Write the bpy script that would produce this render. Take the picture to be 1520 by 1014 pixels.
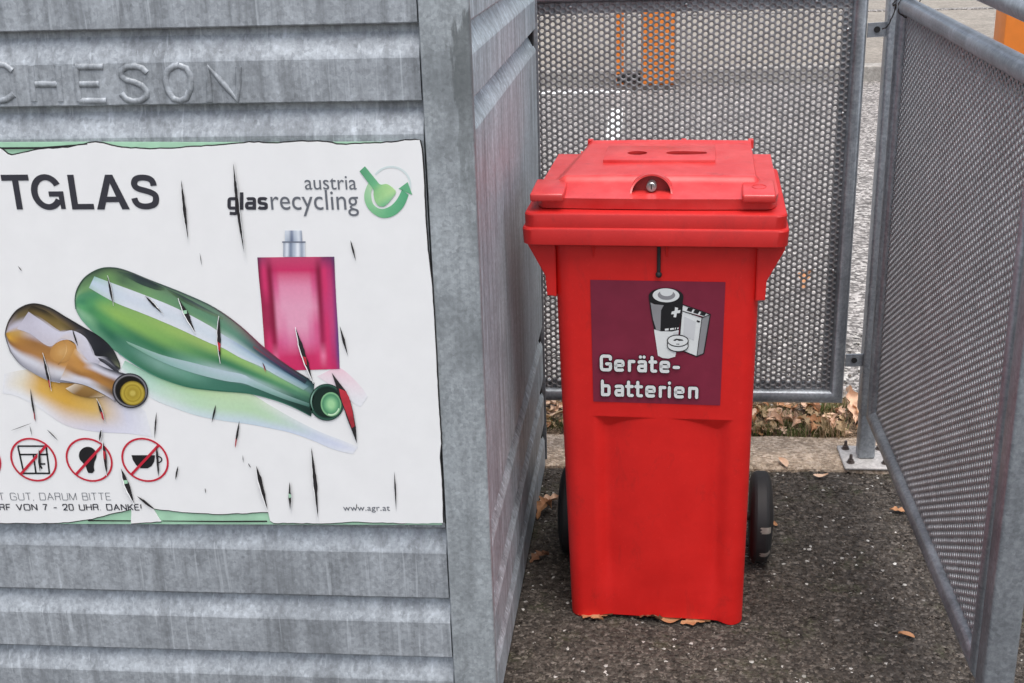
import bpy, bmesh, math, random
import numpy as np
from mathutils import Vector, Matrix, noise

for o in list(bpy.data.objects):
    bpy.data.objects.remove(o, do_unlink=True)
SC = bpy.context.scene
COL = SC.collection
R = math.radians

# ------------------------------------------------------------------ camera, sky, sun, exposure
cam_data = bpy.data.cameras.new('camera')
cam = bpy.data.objects.new('camera', cam_data)
COL.objects.link(cam)
SC.camera = cam
cam_data.sensor_width = 36.0
cam_data.lens = 1822.5 / 1520 * 36.0
cam_data.clip_start = 0.05
cam_data.clip_end = 400.0
CX = Vector((0.99511206, 0.09407142, -0.0300424))
CU = Vector((-0.0037896, 0.34037356, 0.94028266))
CF = Vector((-0.09867937, 0.93557277, -0.33906633))
m = Matrix((CX, CU, -CF)).transposed().to_4x4()
m.translation = Vector((0, 0, 1.49))
cam.matrix_world = m

SUN_EL, SUN_AZ = R(72), R(158)      # azimuth measured clockwise from +Y
world = bpy.data.worlds.new('World')
SC.world = world
world.use_nodes = True
wn = world.node_tree
bg = wn.nodes['Background']
sky = wn.nodes.new('ShaderNodeTexSky')
sky.sky_type = 'NISHITA'
sky.sun_disc = False
sky.sun_elevation = SUN_EL
sky.sun_rotation = SUN_AZ
sky.air_density = 1.0
sky.dust_density = 3.2
sky.ozone_density = 1.0
hs = wn.nodes.new('ShaderNodeHueSaturation')      # overcast: a nearly neutral sky
hs.inputs['Saturation'].default_value = 0.5
wn.links.new(sky.outputs[0], hs.inputs['Color'])
wn.links.new(hs.outputs[0], bg.inputs[0])
bg.inputs[1].default_value = 0.15

sun_data = bpy.data.lights.new('sun', 'SUN')
sun = bpy.data.objects.new('sun', sun_data)
COL.objects.link(sun)
sun_data.energy = 1.5
sun_data.angle = R(50)
sun_data.color = (1.0, 0.97, 0.93)
sd = Vector((math.sin(SUN_AZ) * math.cos(SUN_EL), math.cos(SUN_AZ) * math.cos(SUN_EL), math.sin(SUN_EL)))
sun.rotation_euler = sd.to_track_quat('Z', 'Y').to_euler()
sun.location = sd * 30

SC.view_settings.view_transform = 'Standard'
SC.view_settings.look = 'None'
SC.view_settings.exposure = 0.78
SC.view_settings.gamma = 1.0
SC.render.engine = 'CYCLES'
SC.cycles.max_bounces = 8
SC.cycles.use_denoising = True

# ------------------------------------------------------------------ helpers
def lin(c):
    return tuple((x / 255 / 12.92) if x / 255 <= 0.04045 else ((x / 255 + 0.055) / 1.055) ** 2.4 for x in c)

def tag(o, label=None, cat=None, group=None, kind=None):
    if label: o['label'] = label
    if cat: o['category'] = cat
    if group: o['group'] = group
    if kind: o['kind'] = kind
    return o

def empty(name, loc=(0, 0, 0), rz=0.0):
    o = bpy.data.objects.new(name, None)
    o.empty_display_size = 0.1
    COL.objects.link(o)
    o.location = loc
    o.rotation_euler = (0, 0, rz)
    return o

def link(name, me, mat, parent=None, smooth=None):
    o = bpy.data.objects.new(name, me)
    COL.objects.link(o)
    if mat and not me.materials:
        me.materials.append(mat)
    if parent: o.parent = parent
    if smooth is not None:
        for p in me.polygons: p.use_smooth = True
        me.set_sharp_from_angle(angle=R(smooth))
    return o

def obj(name, bm, mat, parent=None, smooth=None):
    me = bpy.data.meshes.new(name)
    bm.normal_update()
    bm.to_mesh(me)
    bm.free()
    return link(name, me, mat, parent, smooth)

def box(bm, x0, x1, y0, y1, z0, z1, bevel=0.0, seg=2, shear=None):
    vs = [bm.verts.new((x, y, z)) for z in (z0, z1) for y in (y0, y1) for x in (x0, x1)]
    fs = [bm.faces.new([vs[i] for i in q]) for q in
          ((0, 2, 3, 1), (4, 5, 7, 6), (0, 1, 5, 4), (2, 6, 7, 3), (0, 4, 6, 2), (1, 3, 7, 5))]
    if bevel:
        es = list({e for f in fs for e in f.edges})
        bmesh.ops.bevel(bm, geom=es, offset=bevel, segments=seg, profile=0.5, affect='EDGES', clamp_overlap=True)
    return bm

def prism(bm, pts, axis, a, b):
    """closed polygon pts (2D) extruded along axis from a to b; axis 1: pts are (x,z); axis 2: (x,y); axis 0: (y,z)"""
    def v(p, t):
        return {0: (t, p[0], p[1]), 1: (p[0], t, p[1]), 2: (p[0], p[1], t)}[axis]
    A = [bm.verts.new(v(p, a)) for p in pts]
    B = [bm.verts.new(v(p, b)) for p in pts]
    n = len(pts)
    f = [bm.faces.new(A), bm.faces.new(B[::-1])]
    for i in range(n):
        f.append(bm.faces.new((A[i], B[i], B[(i + 1) % n], A[(i + 1) % n])))
    bmesh.ops.recalc_face_normals(bm, faces=f)
    return f

def tube(bm, path, r, n=16, cap=True):
    """tube along points, parallel transported frame; r number or list"""
    P = [Vector(p) for p in path]
    rs = r if isinstance(r, (list, tuple)) else [r] * len(P)
    t = (P[1] - P[0]).normalized()
    u = t.orthogonal().normalized()
    rings = []
    for i, p in enumerate(P):
        if 0 < i < len(P) - 1:
            tn = ((P[i + 1] - p).normalized() + (p - P[i - 1]).normalized()).normalized()
        elif i == 0: tn = (P[1] - p).normalized()
        else: tn = (p - P[i - 1]).normalized()
        u = (u - tn * u.dot(tn)).normalized()
        w = tn.cross(u)
        rings.append([bm.verts.new(p + (u * math.cos(2 * math.pi * k / n) + w * math.sin(2 * math.pi * k / n)) * rs[i]) for k in range(n)])
    for a, b in zip(rings, rings[1:]):
        for k in range(n):
            bm.faces.new((a[k], a[(k + 1) % n], b[(k + 1) % n], b[k]))
    if cap:
        bm.faces.new(rings[0][::-1]); bm.faces.new(rings[-1])
    return bm

def grid_mesh(name, P, closed_u=False):
    """P: array rows x cols x 3"""
    P = np.asarray(P, float)
    r, c, _ = P.shape
    idx = np.arange(r * c).reshape(r, c)
    q = np.stack([idx[:-1, :-1], idx[:-1, 1:], idx[1:, 1:], idx[1:, :-1]], -1).reshape(-1, 4)
    if closed_u:
        q2 = np.stack([idx[:-1, -1], idx[:-1, 0], idx[1:, 0], idx[1:, -1]], -1).reshape(-1, 4)
        q = np.concatenate([q, q2])
    me = bpy.data.meshes.new(name)
    me.from_pydata(P.reshape(-1, 3).tolist(), [], q.tolist())
    return me

def sstep(a, b, x):
    t = min(1, max(0, (x - a) / (b - a)))
    return t * t * (3 - 2 * t)

# ------------------------------------------------------------------ materials
def new_mat(name):
    m_ = bpy.data.materials.new(name)
    m_.use_nodes = True
    nt = m_.node_tree
    return m_, nt, nt.nodes['Principled BSDF']

def nd(nt, t, **kw):
    n = nt.nodes.new(t)
    for k, v in kw.items():
        if k in n.inputs: n.inputs[k].default_value = v
        else: setattr(n, k, v)
    return n

def ramp(nt, src, stops, interp='LINEAR'):
    n = nt.nodes.new('ShaderNodeValToRGB')
    n.color_ramp.interpolation = interp
    e = n.color_ramp.elements
    while len(e) < len(stops): e.new(0.5)
    for el, (p, c) in zip(e, stops):
        el.position = p
        el.color = (c[0], c[1], c[2], 1) if not isinstance(c, (int, float)) else (c, c, c, 1)
    nt.links.new(src, n.inputs[0])
    return n.outputs[0]

def mix(nt, a, b, fac, mode='MIX'):
    n = nt.nodes.new('ShaderNodeMix')
    n.data_type = 'RGBA'
    n.blend_type = mode
    for s, v in ((6, a), (7, b), (0, fac)):
        if hasattr(v, 'links') or isinstance(v, bpy.types.NodeSocket): nt.links.new(v, n.inputs[s])
        elif isinstance(v, (int, float)): n.inputs[s].default_value = v if s == 0 else (v, v, v, 1)
        else: n.inputs[s].default_value = (v[0], v[1], v[2], 1)
    return n.outputs[2]

def coords(nt, scale=(1, 1, 1), rot=(0, 0, 0)):
    tc = nt.nodes.new('ShaderNodeTexCoord')
    mp = nt.nodes.new('ShaderNodeMapping')
    mp.inputs['Scale'].default_value = scale
    mp.inputs['Rotation'].default_value = rot
    nt.links.new(tc.outputs['Object'], mp.inputs[0])
    return mp.outputs[0]

def noise_tex(nt, vec, scale, detail=4, rough=0.6, dist=0.0):
    n = nd(nt, 'ShaderNodeTexNoise', Scale=scale, Detail=detail, Roughness=rough, Distortion=dist)
    nt.links.new(vec, n.inputs['Vector'])
    return n.outputs['Fac']

def voronoi(nt, vec, scale, out='Color', feature='F1'):
    n = nd(nt, 'ShaderNodeTexVoronoi', Scale=scale)
    n.feature = feature
    nt.links.new(vec, n.inputs['Vector'])
    return n.outputs[out]

def bump(nt, bsdf, h, strength, dist):
    b = nd(nt, 'ShaderNodeBump', Strength=strength, Distance=dist)
    nt.links.new(h, b.inputs['Height'])
    nt.links.new(b.outputs[0], bsdf.inputs['Normal'])

def zinc(name, dark, light, metallic=0.55, rough=(0.42, 0.62), streak=0.6, spangle=150, stain=0.3, scratch=0.0):
    m_, nt, b = new_mat(name)
    v = coords(nt)
    vs = coords(nt, (38, 38, 2.2))
    n1 = noise_tex(nt, v, 9, 6, 0.65, 0.6)
    sp = voronoi(nt, v, spangle)
    n2 = noise_tex(nt, vs, 1.0, 5, 0.7)
    n3 = noise_tex(nt, v, 130, 3, 0.7)
    mid = tuple((a + c) / 2 for a, c in zip(dark, light))
    base = ramp(nt, n1, [(0.2, dark), (0.5, mid), (0.8, light)])
    spg = ramp(nt, sp, [(0.0, 0.62), (0.5, 0.95), (1.0, 1.25)])
    c1 = mix(nt, base, spg, 0.55, 'MULTIPLY')
    st = ramp(nt, n2, [(0.36, 0.5), (0.5, 0.95), (0.64, 1.25)])
    c2 = mix(nt, c1, st, streak, 'MULTIPLY')
    fine = ramp(nt, n3, [(0.3, 0.66), (0.7, 1.34)])
    c3 = mix(nt, c2, fine, 0.5, 'MULTIPLY')
    blot = ramp(nt, noise_tex(nt, coords(nt, (1, 1, 0.55)), 4.3, 5, 0.6, 1.0), [(0.52, 0.0), (0.66, 1.0)])
    mm = nd(nt, 'ShaderNodeMath'); mm.operation = 'MULTIPLY'
    nt.links.new(blot, mm.inputs[0]); mm.inputs[1].default_value = stain
    c4 = mix(nt, c3, tuple(x * 0.55 for x in dark), mm.outputs[0])
    if scratch:                                    # bare, rubbed scratches running down the sheet
        s1 = ramp(nt, noise_tex(nt, coords(nt, (120, 70, 5), (0.06, 0, 0)), 1.0, 2, 0.5), [(0.64, 0.0), (0.70, scratch)])
        c4 = mix(nt, c4, tuple(min(0.8, x * 1.45) for x in light), s1)
    nt.links.new(c4, b.inputs['Base Color'])
    b.inputs['Metallic'].default_value = metallic
    rr = nd(nt, 'ShaderNodeMapRange')
    rr.inputs['To Min'].default_value, rr.inputs['To Max'].default_value = rough
    nt.links.new(n1, rr.inputs[0])
    nt.links.new(rr.outputs[0], b.inputs['Roughness'])
    bump(nt, b, n3, 0.12, 0.002)
    return m_

M = {}
M['zinc_front'] = zinc('galvanised_cladding', (0.24, 0.26, 0.28), (0.43, 0.46, 0.49), metallic=0.2, scratch=0.3)
M['zinc_post'] = zinc('galvanised_post', (0.25, 0.275, 0.29), (0.43, 0.465, 0.485), metallic=0.2, streak=0.35, stain=0.6)
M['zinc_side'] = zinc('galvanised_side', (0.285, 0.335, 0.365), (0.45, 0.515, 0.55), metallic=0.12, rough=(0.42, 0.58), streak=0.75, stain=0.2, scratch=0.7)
M['zinc_frame'] = zinc('galvanised_frame', (0.18, 0.20, 0.222), (0.42, 0.45, 0.48), metallic=0.5, rough=(0.32, 0.5), streak=0.2, stain=0.3)
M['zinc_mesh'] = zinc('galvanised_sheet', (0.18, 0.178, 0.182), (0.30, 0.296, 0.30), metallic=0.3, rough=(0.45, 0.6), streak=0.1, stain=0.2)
M['zinc_mesh_lit'] = zinc('lit_sheet', (0.25, 0.25, 0.255), (0.38, 0.38, 0.385), metallic=0.3, rough=(0.4, 0.55), streak=0.1, stain=0.2)  # paler copy of the sheet zinc: light on the right panel put into colour
M['plate'] = zinc('galvanised_plate', (0.36, 0.34, 0.32), (0.52, 0.50, 0.48), metallic=0.2, rough=(0.5, 0.7), streak=0.05, stain=0.2)

def post_stain(m_):
    nt = m_.node_tree; b = nt.nodes['Principled BSDF']
    src = b.inputs['Base Color'].links[0].from_socket
    v = coords(nt)
    sep = nd(nt, 'ShaderNodeSeparateXYZ'); nt.links.new(v, sep.inputs[0])
    nz = noise_tex(nt, coords(nt, (30, 30, 5)), 1.0, 5, 0.65)
    def m2(op, a, c):
        n = nd(nt, 'ShaderNodeMath'); n.operation = op
        for i, q in enumerate((a, c)):
            if isinstance(q, (int, float)): n.inputs[i].default_value = q
            else: nt.links.new(q, n.inputs[i])
        return n.outputs[0]
    zz = m2('ADD', sep.outputs['Z'], m2('MULTIPLY', m2('SUBTRACT', nz, 0.5), 0.35))
    win = ramp(nt, m2('DIVIDE', m2('SUBTRACT', zz, 0.95), 0.4), [(0.0, 0.0), (0.35, 0.6), (0.75, 1.0), (0.86, 1.0), (0.9, 0.0)])
    xx = m2('ADD', sep.outputs['X'], m2('MULTIPLY', m2('SUBTRACT', nz, 0.5), 0.10))
    xw = ramp(nt, m2('DIVIDE', m2('SUBTRACT', xx, 0.625), 0.05), [(0.28, 0.0), (0.42, 1.0), (0.86, 1.0), (0.98, 0.25)])
    f = m2('MULTIPLY', m2('MULTIPLY', win, xw), 0.7)
    nt.links.new(mix(nt, src, (0.085, 0.095, 0.095), f), b.inputs['Base Color'])
post_stain(M['zinc_post'])

def plastic(name, c, c2, rough, scale=14, bmp=0.08, bscale=260, grime=0.0):
    m_, nt, b = new_mat(name)
    v = coords(nt)
    n = noise_tex(nt, v, scale, 5, 0.6)
    col = ramp(nt, n, [(0.35, c), (0.7, c2)])
    if grime:
        g = noise_tex(nt, coords(nt, (1, 1, 0.4)), 22, 6, 0.75, 0.5)
        gm = ramp(nt, g, [(0.56, 0.0), (0.75, grime)])
        col = mix(nt, col, (c[0] * 0.35, c[1] * 1.2 + 0.004, c[2] * 1.2 + 0.004), gm)
        sc = noise_tex(nt, coords(nt, (60, 8, 60), (0.3, 0.2, 0.5)), 3, 3, 0.8)
        col = mix(nt, col, tuple(min(1, x * 1.15 + 0.05) for x in c2), ramp(nt, sc, [(0.63, 0.0), (0.70, 0.32)]))
    nt.links.new(col, b.inputs['Base Color'])
    rr = nd(nt, 'ShaderNodeMapRange')
    rr.inputs['To Min'].default_value, rr.inputs['To Max'].default_value = rough - 0.06, rough + 0.1
    nt.links.new(noise_tex(nt, v, 30, 5), rr.inputs[0])
    nt.links.new(rr.outputs[0], b.inputs['Roughness'])
    bump(nt, b, noise_tex(nt, v, bscale, 2), bmp, 0.001)
    return m_

M['red'] = plastic('red_plastic', (0.64, 0.009, 0.007), (0.72, 0.013, 0.010), 0.48, grime=0.35)
M['red_lid'] = plastic('faded_lit_red_plastic', (0.52, 0.018, 0.017), (0.60, 0.050, 0.046), 0.30, 20, grime=0.4)  # slightly faded red, with pale top light also worked into the colour
M['red_lid'].node_tree.nodes['Principled BSDF'].inputs['Specular IOR Level'].default_value = 0.7
M['red_rim_shaded'] = plastic('rim_red_shaded', (0.46, 0.008, 0.007), (0.53, 0.012, 0.010), 0.5, grime=0.35)  # body red darkened for the rim: shading put into the base colour
M['red_shaded'] = plastic('shaded_red_plastic', (0.22, 0.010, 0.010), (0.26, 0.014, 0.012), 0.55)  # same red plastic, painted dark for the shade inside the lock pocket
M['rubber'] = plastic('black_rubber', (0.010, 0.010, 0.011), (0.022, 0.022, 0.023), 0.6, 30)
M['black'] = plastic('black_gap', (0.008, 0.008, 0.009), (0.012, 0.012, 0.012), 0.8)
M['steel'] = zinc('lock_steel', (0.35, 0.35, 0.35), (0.6, 0.6, 0.6), metallic=0.9, rough=(0.25, 0.35), streak=0.0, stain=0.0)
M['bolt'] = zinc('rusty_bolt', (0.07, 0.055, 0.05), (0.16, 0.13, 0.12), metallic=0.6, rough=(0.5, 0.7), streak=0.0)
M['wire'] = plastic('rusty_wire', (0.018, 0.013, 0.011), (0.05, 0.03, 0.022), 0.6, 60)
M['worn'] = plastic('worn_tyre', (0.22, 0.19, 0.165), (0.34, 0.30, 0.26), 0.75, 60)

def flat(name, c, rough=0.4, var=0.04, spec=0.5):
    m_, nt, b = new_mat(name)
    n = noise_tex(nt, coords(nt), 18, 4)
    nt.links.new(ramp(nt, n, [(0.3, tuple(x * (1 - var) for x in c)), (0.7, tuple(min(1, x * (1 + var)) for x in c))]), b.inputs['Base Color'])
    b.inputs['Roughness'].default_value = rough
    b.inputs['Specular IOR Level'].default_value = spec
    return m_

M['film'] = flat('poster_film', (0.79, 0.79, 0.785), 0.35, 0.02)
M['backing'] = flat('green_backing', (0.36, 0.60, 0.42), 0.5, 0.12)
M['ink'] = flat('ink_black', (0.032, 0.032, 0.042), 0.4)
M['ink_grey'] = flat('ink_grey', (0.13, 0.14, 0.16), 0.4)
M['ink_red'] = flat('ink_red', (0.52, 0.018, 0.04), 0.4)
M['tear'] = flat('torn_slit', (0.012, 0.010, 0.011), 0.7, 0.3)
M['tear_red'] = flat('torn_slit_red', (0.45, 0.025, 0.04), 0.6, 0.4)
M['maroon'] = flat('sticker_maroon', (0.205, 0.021, 0.047), 0.3, 0.10)
M['white_ink'] = flat('sticker_white', (0.72, 0.74, 0.73), 0.45)
M['pale_ink'] = flat('sticker_pale', (0.60, 0.61, 0.62), 0.45)
M['mid_ink'] = flat('sticker_grey', (0.26, 0.26, 0.27), 0.45)
M['pure_black'] = flat('sticker_black', (0.010, 0.010, 0.012), 0.45)
M['orange'] = flat('orange_paint', (0.72, 0.20, 0.022), 0.45, 0.05)
M['white_line'] = flat('road_paint', (0.72, 0.72, 0.70), 0.7, 0.08)
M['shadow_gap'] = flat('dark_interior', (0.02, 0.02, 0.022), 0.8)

def vcol(name, rough=0.35):
    m_, nt, b = new_mat(name)
    a = nd(nt, 'ShaderNodeVertexColor'); a.layer_name = 'print'
    n = noise_tex(nt, coords(nt), 160, 3)
    c = mix(nt, a.outputs[0], ramp(nt, n, [(0.3, 0.94), (0.7, 1.05)]), 0.6, 'MULTIPLY')
    nt.links.new(c, b.inputs['Base Color'])
    b.inputs['Roughness'].default_value = rough
    return m_
M['print'] = vcol('printed_picture')

def ground_mat(name, cols, scale, bstr, bdist, white=0.0, moss=0.0, patch=0.5, rough=0.85):
    m_, nt, b = new_mat(name)
    v = coords(nt)
    vor = voronoi(nt, v, scale)
    sep = nd(nt, 'ShaderNodeSeparateColor')
    nt.links.new(vor, sep.inputs[0])
    col = ramp(nt, sep.outputs[0], cols)
    n = noise_tex(nt, v, 3.2, 6, 0.65, 0.4)
    col = mix(nt, col, ramp(nt, n, [(0.3, 0.62), (0.7, 1.3)]), patch, 'MULTIPLY')
    n4 = noise_tex(nt, v, scale * 0.35, 4, 0.7)
    col = mix(nt, col, ramp(nt, n4, [(0.35, 0.6), (0.65, 1.3)]), 0.6, 'MULTIPLY')
    if white:
        w = ramp(nt, sep.outputs[1], [(1 - white, 0.0), (1 - white * 0.8, 1.0)])
        col = mix(nt, col, (0.46, 0.44, 0.41), w)
    if moss:
        mo = ramp(nt, noise_tex(nt, v, 9, 5, 0.7), [(0.55, 0.0), (0.68, moss)])
        col = mix(nt, col, (0.06, 0.075, 0.02), mo)
    nt.links.new(col, b.inputs['Base Color'])
    b.inputs['Roughness'].default_value = rough
    dist = voronoi(nt, v, scale, 'Distance')
    inv = nd(nt, 'ShaderNodeMath'); inv.operation = 'SUBTRACT'; inv.inputs[0].default_value = 1
    nt.links.new(dist, inv.inputs[1])
    b.inputs['Specular IOR Level'].default_value = 0.2
    bump(nt, b, inv.outputs[0], bstr, bdist)
    return m_

M['asphalt'] = ground_mat('dark_asphalt', [(0.0, (0.034, 0.029, 0.025)), (0.5, (0.066, 0.056, 0.047)), (0.85, (0.10, 0.086, 0.073)), (1.0, (0.17, 0.148, 0.128))], 135, 0.8, 0.006, white=0.006, moss=0.3)
M['parking'] = ground_mat('pale_asphalt', [(0.0, (0.09, 0.083, 0.078)), (0.5, (0.21, 0.195, 0.183)), (1.0, (0.46, 0.43, 0.405))], 70, 0.9, 0.006, white=0.04)
M['concrete'] = ground_mat('kerb_concrete', [(0.0, (0.30, 0.225, 0.16)), (0.6, (0.50, 0.39, 0.29)), (1.0, (0.62, 0.50, 0.39))], 130, 0.8, 0.005, patch=0.9)
M['soil'] = ground_mat('leafy_soil', [(0.0, (0.07, 0.05, 0.034)), (0.5, (0.22, 0.15, 0.095)), (1.0, (0.42, 0.30, 0.20))], 140, 1.0, 0.012, moss=0.5)
M['paving'] = ground_mat('beige_paving', [(0.0, (0.22, 0.195, 0.165)), (1.0, (0.31, 0.28, 0.24))], 60, 0.3, 0.004)
M['far_kerb'] = ground_mat('far_kerb_stone', [(0.0, (0.28, 0.26, 0.235)), (1.0, (0.36, 0.34, 0.31))], 80, 0.3, 0.004)
M['stone'] = ground_mat('loose_chippings', [(0.0, (0.026, 0.021, 0.017)), (0.7, (0.08, 0.066, 0.054)), (1.0, (0.16, 0.135, 0.112))], 90, 0.3, 0.002)
M['pale_stone'] = ground_mat('pale_chippings', [(0.0, (0.34, 0.32, 0.29)), (1.0, (0.6, 0.58, 0.54))], 90, 0.3, 0.002)

def leaf_mat(name, c, c2):
    m_, nt, b = new_mat(name)
    n = noise_tex(nt, coords(nt), 45, 5, 0.7)
    nt.links.new(ramp(nt, n, [(0.3, c), (0.7, c2)]), b.inputs['Base Color'])
    b.inputs['Roughness'].default_value = 0.7
    return m_
M['leaf_orange'] = leaf_mat('dry_leaf_orange', (0.34, 0.15, 0.065), (0.52, 0.27, 0.13))
M['leaf_tan'] = leaf_mat('dry_leaf_tan', (0.60, 0.37, 0.24), (0.80, 0.58, 0.42))
M['leaf_brown'] = leaf_mat('dry_leaf_brown', (0.11, 0.05, 0.025), (0.24, 0.11, 0.055))
M['grass'] = leaf_mat('grass_green', (0.045, 0.075, 0.012), (0.16, 0.20, 0.045))
M['straw'] = leaf_mat('dry_straw', (0.33, 0.22, 0.12), (0.52, 0.38, 0.22))

# ------------------------------------------------------------------ ground (sheets, each a few mm above the one below)
def sheet(name, x0, x1, y0, y1, z, mat, label_kind='structure', nx=1, ny=1, wob=0.0):
    P = np.zeros((ny + 1, nx + 1, 3))
    for j in range(ny + 1):
        for i in range(nx + 1):
            x = x0 + (x1 - x0) * i / nx; y = y0 + (y1 - y0) * j / ny
            if wob and j in (0, ny): y += wob * noise.noise(Vector((x * 9, j * 3.1, 0))) + wob * 0.6 * noise.noise(Vector((x * 37, j, 4)))
            P[j, i] = (x, y, z)
    o = link(name, grid_mesh(name, P), mat)
    o['kind'] = label_kind
    return o

sheet('ground', -70, 70, -40, 120, -0.004, M['parking'])
sheet('tarmac_pad', -8, 8, -6, 3.13, 0.0, M['asphalt'])

# concrete edging strip: a real slab with a ragged front edge
def kerb_slab():
    bm = bmesh.new()
    n = 260
    x0, x1 = -3.0, 3.0
    rows = []
    for i in range(n + 1):
        x = x0 + (x1 - x0) * i / n
        w = 0.012 * noise.noise(Vector((x * 7, 0, 0))) + 0.008 * noise.noise(Vector((x * 31, 2, 0)))
        yf = 3.075 + w
        yb = 3.285 + 0.008 * noise.noise(Vector((x * 11, 5, 0)))
        rows.append([bm.verts.new(p) for p in ((x, yf, -0.01), (x, yf + 0.003, 0.007), (x, yf + 0.012, 0.011), (x, (yf + yb) / 2, 0.012), (x, yb, 0.011), (x, yb + 0.004, -0.01))])
    for a, b in zip(rows, rows[1:]):
        for k in range(5): bm.faces.new((a[k], b[k], b[k + 1], a[k + 1]))
    o = obj('concrete_edging', bm, M['concrete'], smooth=40)
    o['kind'] = 'structure'
kerb_slab()
vs_ = sheet('verge', -3.0, 3.0, 3.27, 3.60, 0.002, M['soil'], nx=150, ny=1, wob=0.03)

# far pavement with a kerb step
bm = bmesh.new(); box(bm, -60, 60, 10.40, 10.60, -0.02, 0.12, 0.01); o = obj('far_kerb', bm, M['far_kerb']); o['kind'] = 'structure'
bm = bmesh.new(); box(bm, -60, 60, 10.604, 60, -0.02, 0.115); o = obj('pavement', bm, M['paving']); o['kind'] = 'structure'
bm = bmesh.new(); box(bm, -60, 60, 15.2, 15.34, 0.10, 0.128, 0.004); o = obj('pavement_joint', bm, M['parking']); o['kind'] = 'structure'
sheet('road_marking', -4.0, -0.05, 9.98, 10.14, 0.0, M['white_line'])
sheet('road_marking', -0.185, -0.085, 5.2, 9.2, 0.0, M['white_line'])

# ------------------------------------------------------------------ glass container hut (galvanised)
FX0, FX1, FY = -1.62, -0.256, 1.944          # ridge at FX1, front plane FY
HUT_TOP = 1.66
LIPS = [1.565, 1.438, 1.312, 1.191, 0.424, 0.277, 0.149, 0.021]
D = 0.020
def profile(lips, top):
    pts = [(top, 0.0)]
    for z in lips:
        pts += [(z + 0.002, 0.0), (z, -0.0015), (z - 0.0005, -D + 0.001), (z - 0.003, -D), (z - 0.013, -D * 0.97), (z - 0.047, -D * 0.08), (z - 0.053, 0.0)]
    pts.append((-0.03 if lips[-1] > 0.04 else lips[-1] - 0.053, 0.0))
    pts = [p for p in pts if p[0] > -0.03]
    pts.append((-0.03, pts[-1][1]))
    return pts
hut = empty('glass_container', (-0.93, 2.5, 0))
tag(hut, 'grey galvanised metal container hut with ribbed walls beside the red bin', 'container')
hut_inv = Matrix.Translation(-Vector(hut.location))
def hutobj(name, bm, mat, smooth=None, parent=hut):
    bm.transform(hut_inv)
    return obj(name, bm, mat, parent, smooth)

bm = bmesh.new()
pr = profile(LIPS, HUT_TOP)
xs = [FX0, -1.2, -0.8, -0.338]
rows = [[bm.verts.new((x, FY + 0.006 - d, z)) for x in xs] for z, d in pr]
for a, b in zip(rows, rows[1:]):
    for k in range(len(xs) - 1): bm.faces.new((a[k], b[k], b[k + 1], a[k + 1]))
front_clad = hutobj('front_cladding', bm, M['zinc_front'], smooth=14)

# corner post: folded sheet, front face then short return round the ridge
bm = bmesh.new()
sec = [(-0.336, FY + 0.030), (-0.336, FY + 0.004), (-0.334, FY), (-0.300, FY - 0.0005), (-0.2625, FY), (-0.2585, FY + 0.0012), (-0.2565, FY + 0.004), (-0.2555, FY + 0.018), (-0.2575, FY + 0.020)]
zs = [-0.02 + (HUT_TOP + 0.02) * k / 6 for k in range(7)]
rows = [[bm.verts.new((x, y, z)) for x, y in sec] for z in zs]
for a, b in zip(rows, rows[1:]):
    for k in range(len(sec) - 1): bm.faces.new((a[k], a[k + 1], b[k + 1], b[k]))
hutobj('corner_post', bm, M['zinc_post'], smooth=50)

# side wall: same ribs, which stop short of the rear edge; slight yaw
SX0, SX1, SY0, SY1 = -0.2575, -0.2405, FY + 0.019, 3.075
def side_x(y): return SX0 + (SX1 - SX0) * (y - SY0) / (SY1 - SY0)
bm = bmesh.new()
ys = [SY0 + (2.93 - SY0) * k / 10 for k in range(11)] + [2.97, 3.0, 3.02, 3.035, 3.045, 3.052]
dep = [1] * 11 + [1, 1, 0.92, 0.75, 0.4, 0]
rows = [[bm.verts.new((side_x(y) + d, y, z)) for y in ys] for z, d in pr]
for a, b in zip(rows, rows[1:]):
    for k in range(len(ys) - 1): bm.faces.new((a[k], a[k + 1], b[k + 1], b[k]))
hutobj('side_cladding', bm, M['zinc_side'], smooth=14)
# black seal strip and rear flange
bm = bmesh.new(); box(bm, SX1 - 0.035, SX1 - 0.006, 3.035, 3.072, -0.0, HUT_TOP); hutobj('rubber_seal', bm, M['black'])
bm = bmesh.new(); box(bm, SX1 - 0.030, SX1 + 0.0035, 3.073, 3.079, 0.03, HUT_TOP, 0.001); hutobj('rear_flange', bm, M['zinc_frame'])
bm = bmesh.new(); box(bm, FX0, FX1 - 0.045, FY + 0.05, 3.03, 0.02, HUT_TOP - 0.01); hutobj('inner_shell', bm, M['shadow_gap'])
bm = bmesh.new(); box(bm, FX0 - 0.02, FX1 + 0.02, FY - 0.02, 3.1, HUT_TOP, HUT_TOP + 0.03, 0.006); hutobj('roof', bm, M['zinc_front'])

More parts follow.
